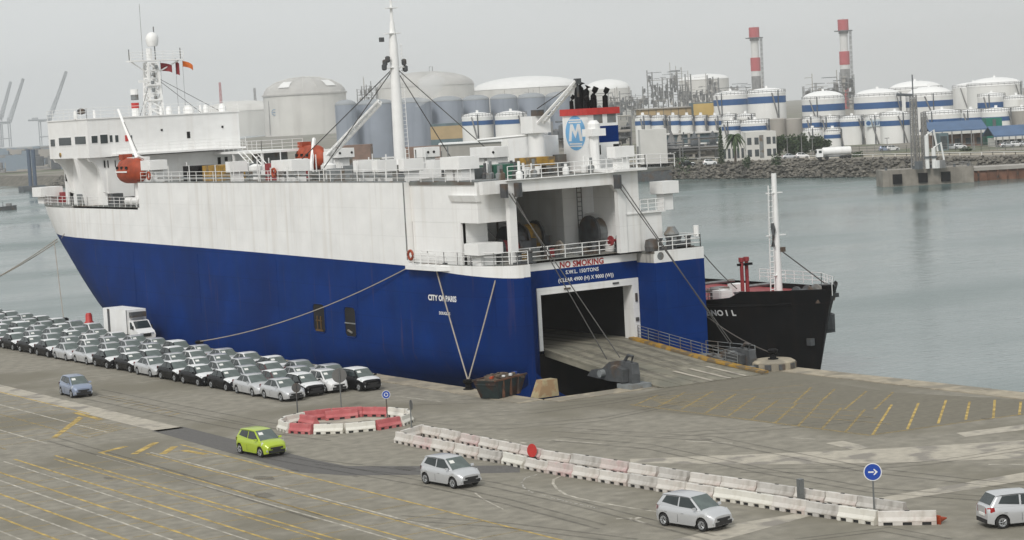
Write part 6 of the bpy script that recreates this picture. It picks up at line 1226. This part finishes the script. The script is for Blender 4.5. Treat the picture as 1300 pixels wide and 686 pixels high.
for px, yt, lab in ((1176,172,'white loading arm pipe nearer the lattice tower'),(1185,188,'shorter white loading arm pipe right of the other')):
    c = atD(px,yt,506); q = thing('loading_pipe', lab, 'pipe', (c.x,c.y,zt), 0, 'white loading pipes'); M().tube([(c.x,c.y,zt),(c.x,c.y,c.z)], .5, 8).mk('riser', WT, q); M().tube([(c.x,c.y,c.z),(c.x+ux.x*1.8,c.y+ux.y*1.8,c.z+1.2),(c.x+ux.x*2.6,c.y+ux.y*2.6,c.z-4.0)], .25, 6).mk('arm', WT, q)
    for dz in (2.5,): M().lathe([(.8,0),(.8,.5)], (c.x,c.y,zt+dz), 8).mk('flange', DG, q)
for i, px in enumerate((1166,1190,1195)): c = atD(px,207,506); q = M().box(c.x-.7,c.x+.7,c.y-.7,c.y+.7,zt,zt+1.9).mk('equipment_cabinet', [DG,WT,PG][i]); tag(q, ['dark cabinet at the foot of the loading tower','white cabinet right of the loading pipes','grey cabinet rightmost on the mooring dolphin'][i], 'cabinet')
# rusty jetty at the right edge
a = atD(1236,213,514); o = thing('rusty_jetty', 'rust brown steel jetty running off the right edge', 'jetty', (a.x,a.y,WZ)); A = Vector((a.x,a.y,0)); RJ = pm('rust_jetty', (.17,.085,.055), .95, 0, .35, .4, streak=.7, dirt=(.05,.045,.04), sscale=(.6,.6,.2))
M().ext([A+Vector((0,0,-3.2)),A+ux*24+Vector((0,0,-3.2)),A+ux*24+vy*10+Vector((0,0,-3.2)),A+vy*10+Vector((0,0,-3.2))], (0,0,a.z+2.4)).mk('sheet_pile_wall', RJ, o); M().ext([A-vy*.6+Vector((0,0,a.z-.8)),A+ux*24-vy*.6+Vector((0,0,a.z-.8)),A+ux*24+vy*10+Vector((0,0,a.z-.8)),A+vy*10+Vector((0,0,a.z-.8))], (0,0,.8)).mk('deck_slab', CG, o)
for i in range(10): P = A+ux*(1+2.4*i)-vy*.5; M().tube([P+Vector((0,0,-3.2)),P+Vector((0,0,a.z-.85))], .25, 6).mk('pile', MT['rust'], o)
# small landing on the left part of the shore
a = atD(822,213,628); A = Vector((a.x,a.y,0)); o = thing('barge', 'low dark barge moored at the rocks right of the ship stern', 'barge', (a.x,a.y,WZ)); M().ext([A-vy*2+Vector((0,0,WZ-.3)),A+ux*7-vy*2+Vector((0,0,WZ-.3)),A+ux*7+vy*5+Vector((0,0,WZ-.3)),A+vy*5-ux*8+Vector((0,0,WZ-.3))], (0,0,3.2)).mk('hull', MT['dgrey'], o); M().ext([A-vy*1.6+Vector((0,0,.7)),A+ux*6.6-vy*1.6+Vector((0,0,.7)),A+ux*6.6+vy*5+Vector((0,0,.7)),A+vy*5-ux*7+Vector((0,0,.7))], (0,0,.5)).mk('deck', PG, o)
# ------------------------------------------------------------------ left distance: boat, piles, jetties and container cranes
c = onZ(10,267,WZ); o = thing('work_boat', 'small dark work boat crossing the harbour at the left edge', 'boat', (c.x,c.y,WZ)); bu = ux; hb_ = M(); rows = []
for k in range(9):
    f = k/8; w = 1.3*math.sin(3.1416*(.12+.75*f)); x = (f-.5)*5.6; rows.append([c+ux*x+vy*(s*w*(1 if z > .2 else .7))+Vector((0,0,z)) for s, z in ((-1,1.2+.3*f),(-1,-.3),(1,-.3),(1,1.2+.3*f))])
hb_.grid(rows, True).mk('hull', MT['dgrey'], o); C0 = c+Vector((0,0,.9)); M().ext([C0-ux*.4-vy*.8,C0+ux*1.2-vy*.8,C0+ux*1.2+vy*.8,C0-ux*.4+vy*.8], (0,0,1.3)).mk('wheelhouse', PG, o); M().tube([C0-ux*1.5,C0-ux*1.5+Vector((0,0,1.9))], .12, 5).mk('mast', DG, o)
c = atD(42,236,900); o = thing('pile_cluster', 'two tall dark piles rising from the water at the left', 'piles', (c.x,c.y,WZ))
for dx in (-1.0,1.0): P = c+ux*dx; M().lathe([(.85,WZ-2),(.85,zof(190,42,900))], (P.x,P.y,0), 10).mk('pile', pm('pile_blue_grey', (.09,.12,.17), .8, 0, .1) if dx < 0 else bpy.data.materials['pile_blue_grey'], o)
M().box(c.x-5.5,c.x+4.5,c.y-3,c.y+3,WZ-1,WZ+2.2).mk('cap', DG, o)
o = thing('far_jetty', 'long hazy jetty crossing the left background', 'jetty', (atD(20,205,1500).x,atD(20,205,1500).y,WZ)); a, b2 = atD(-60,208,1500), atD(120,203,1500); M().tube([a,b2], 1.2, 4).mk('conveyor', PG, o)
for k in range(9): p = a.lerp(b2,k/8); M().tube([(p.x,p.y,WZ-1),(p.x,p.y,p.z)], .7, 5).mk('trestle', PG, o)
M().poly(*[tuple(Vector((p.x,p.y,.5))) for p in (atD(-140,236.8,1080),atD(110,232.5,1040),atD(300,150,3600),atD(-400,190,3600))]).mk('far_quay_ground_left', land_m, kind='structure')
bpy.data.objects['far_quay_ground_left'].data.materials[0] = pm('grey_quay_ground', (.17,.17,.165), .9, 0, .3, .03)
a, b2 = atD(-140,238,1078), atD(110,233,1038); M().ext([(a.x,a.y,WZ-1),(b2.x,b2.y,WZ-1),(b2.x,b2.y,.49),(a.x,a.y,.49)], vy*2).mk('far_quay_wall', PG, kind='structure')
for i, (x0, x1, y0, D, mt, lab) in enumerate(((-30,8,216,1250,PG,'long grey hazy shed at the far left edge'),(10,36,219,1200,CG,'pale hazy shed left of the dark piles'),(48,75,214,1250,DG,'dark hazy hull-like shed behind the bridge wing'),(52,110,224,1120,DG,'dark low barge-like shed near the bow'),(0,30,225,1100,PG,'low grey hut on the far left quay'),(60,120,207,2900,PG,'hazy building under the bridge wing'))): 
    bld(x0,x1,y0,D,15,lab,mt,group='hazy sheds on the left quay')[1](.1,.9,.3,.6,TG,'window_band')
cs_ = M(); r = random.Random(11)
for k in range(220):
    D_ = r.uniform(1120,1900); p = atD(r.uniform(-60,135),200,D_); h = 2.6*r.randint(1,4); L_ = r.choice((6,12)); cs_.cur = r.randrange(4); A = Vector((p.x,p.y,.5)); cs_.ext([A,A+ux*L_,A+ux*L_+vy*3,A+vy*3], (0,0,h))
cs_.mk('container_stacks', [PG, CG, DG, pm('faded_container_blue', (.22,.27,.32), .8, 0, .1)], None, kind='stuff')
def gantry(px0, py0, px1, py1, D, legw, lab):
    o = thing('container_crane', lab, 'crane', tuple(atD(px0,212,D).xy)+(.5,), 0, 'hazy container cranes'); CM = bpy.data.materials.get('hazed_crane_grey') or pm('hazed_crane_grey', (.36,.38,.40), .8, 0, .1)  # crane colour paled: some of the distance haze is put into it
    hinge, tipp = atD(px0,py0,D), atD(px1,py1,D); H_ = hinge.z; m = M().lattice(hinge,tipp,5.0,3.2,.7,10).mk('boom', CM, o)
    for s in (0,1):
        for t_ in (0,1): P = hinge-ux*(3-s*-18)+vy*(t_*16); M().tube([(P.x,P.y,.5),(P.x,P.y,H_+ (8 if s == 0 else 0))], 1.1, 4).mk('leg', CM, o)
    for z in (.35,.95): 
        for t_ in (0,1): A = hinge-ux*-0+vy*(t_*16); M().tube([(A.x-3*ux.x,A.y-3*ux.y,H_*z),(A.x-21*ux.x,A.y-21*ux.y,H_*z)], 1.0, 4).mk('cross_beam', CM, o)
    A = hinge+vy*8; M().tube([A,A-ux*42+Vector((0,0,1))], 1.8, 4).mk('bridge_girder', CM, o); M().ext([A-ux*24-vy*3,A-ux*34-vy*3,A-ux*34+vy*3,A-ux*24+vy*3], (0,0,5)).mk('machine_house', CM, o); M().tube([hinge+Vector((0,0,8))-ux*3,tipp], .35, 4).mk('boom_stay', CM, o)
gantry(1.5,150,13.5,104,4100,20,'hazy container crane with raised boom, leftmost of three'); gantry(12,155,29.5,100,4000,20,'hazy container crane with raised boom, middle of three'); gantry(63,152,84,91,3900,20,'hazy container crane with raised boom nearest the ship')
for x, y0, y1, lab in ((279,105,150,'thin hazy red and white pylon left of the great gas tank'),(323,112,140,'short hazy mast on the second gas tank'),):
    c = atD(x,y0,3400); o = thing('hazy_pylon', lab, 'pylon', (c.x,c.y,LZ), 0, 'hazy pylons'); M().lattice((c.x,c.y,LZ),(c.x,c.y,c.z),4,2.2,.4,10).mk('lattice', CR if x < 300 else PG, o)
# ------------------------------------------------------------------ steam and haze
st = M(); rows = []
for k in range(15):
    f = k/14; c = atD(530+26*f+5*math.sin(5*f), 136-42*f, 915); r_ = (1.2+8.5*f)*(1-f**7)+.05
    rows.append([c+Vector((r_*(1+.18*math.sin(3*a+4*f))*math.cos(a), r_*(1+.15*math.cos(2*a-3*f))*math.sin(a), 1.2*math.sin(2*a+5*f)*f)) for a in [6.2832*q/16 for q in range(16)]])
st.grid(rows, True); st.f += [tuple(range(15,-1,-1)), tuple(range(14*16, 15*16))]; st.m += [0,0]
sm = bpy.data.materials.new('steam'); sm.use_nodes = True; n = sm.node_tree.nodes; L = sm.node_tree.links; n.remove(n['Principled BSDF'])
v = n.new('ShaderNodeVolumePrincipled'); v.inputs['Color'].default_value = (.97,.97,.97,1); v.inputs['Density'].default_value = .10; v.inputs['Anisotropy'].default_value = 0; L.new(v.outputs[0], n['Material Output'].inputs['Volume'])
st.mk('steam_plume', sm, None, False, 'stuff')
hz = bpy.data.materials.new('haze_air'); hz.use_nodes = True; n = hz.node_tree.nodes; L = hz.node_tree.links; n.remove(n['Principled BSDF'])
v = n.new('ShaderNodeVolumePrincipled'); v.inputs['Color'].default_value = (.98,.985,1,1); v.inputs['Density'].default_value = HAZE_DENSITY; v.inputs['Anisotropy'].default_value = 0.3; L.new(v.outputs[0], n['Material Output'].inputs['Volume'])
M().box(-4300,4300,-4300,4300,-7.5,150).mk('haze', hz, None, False, 'stuff')
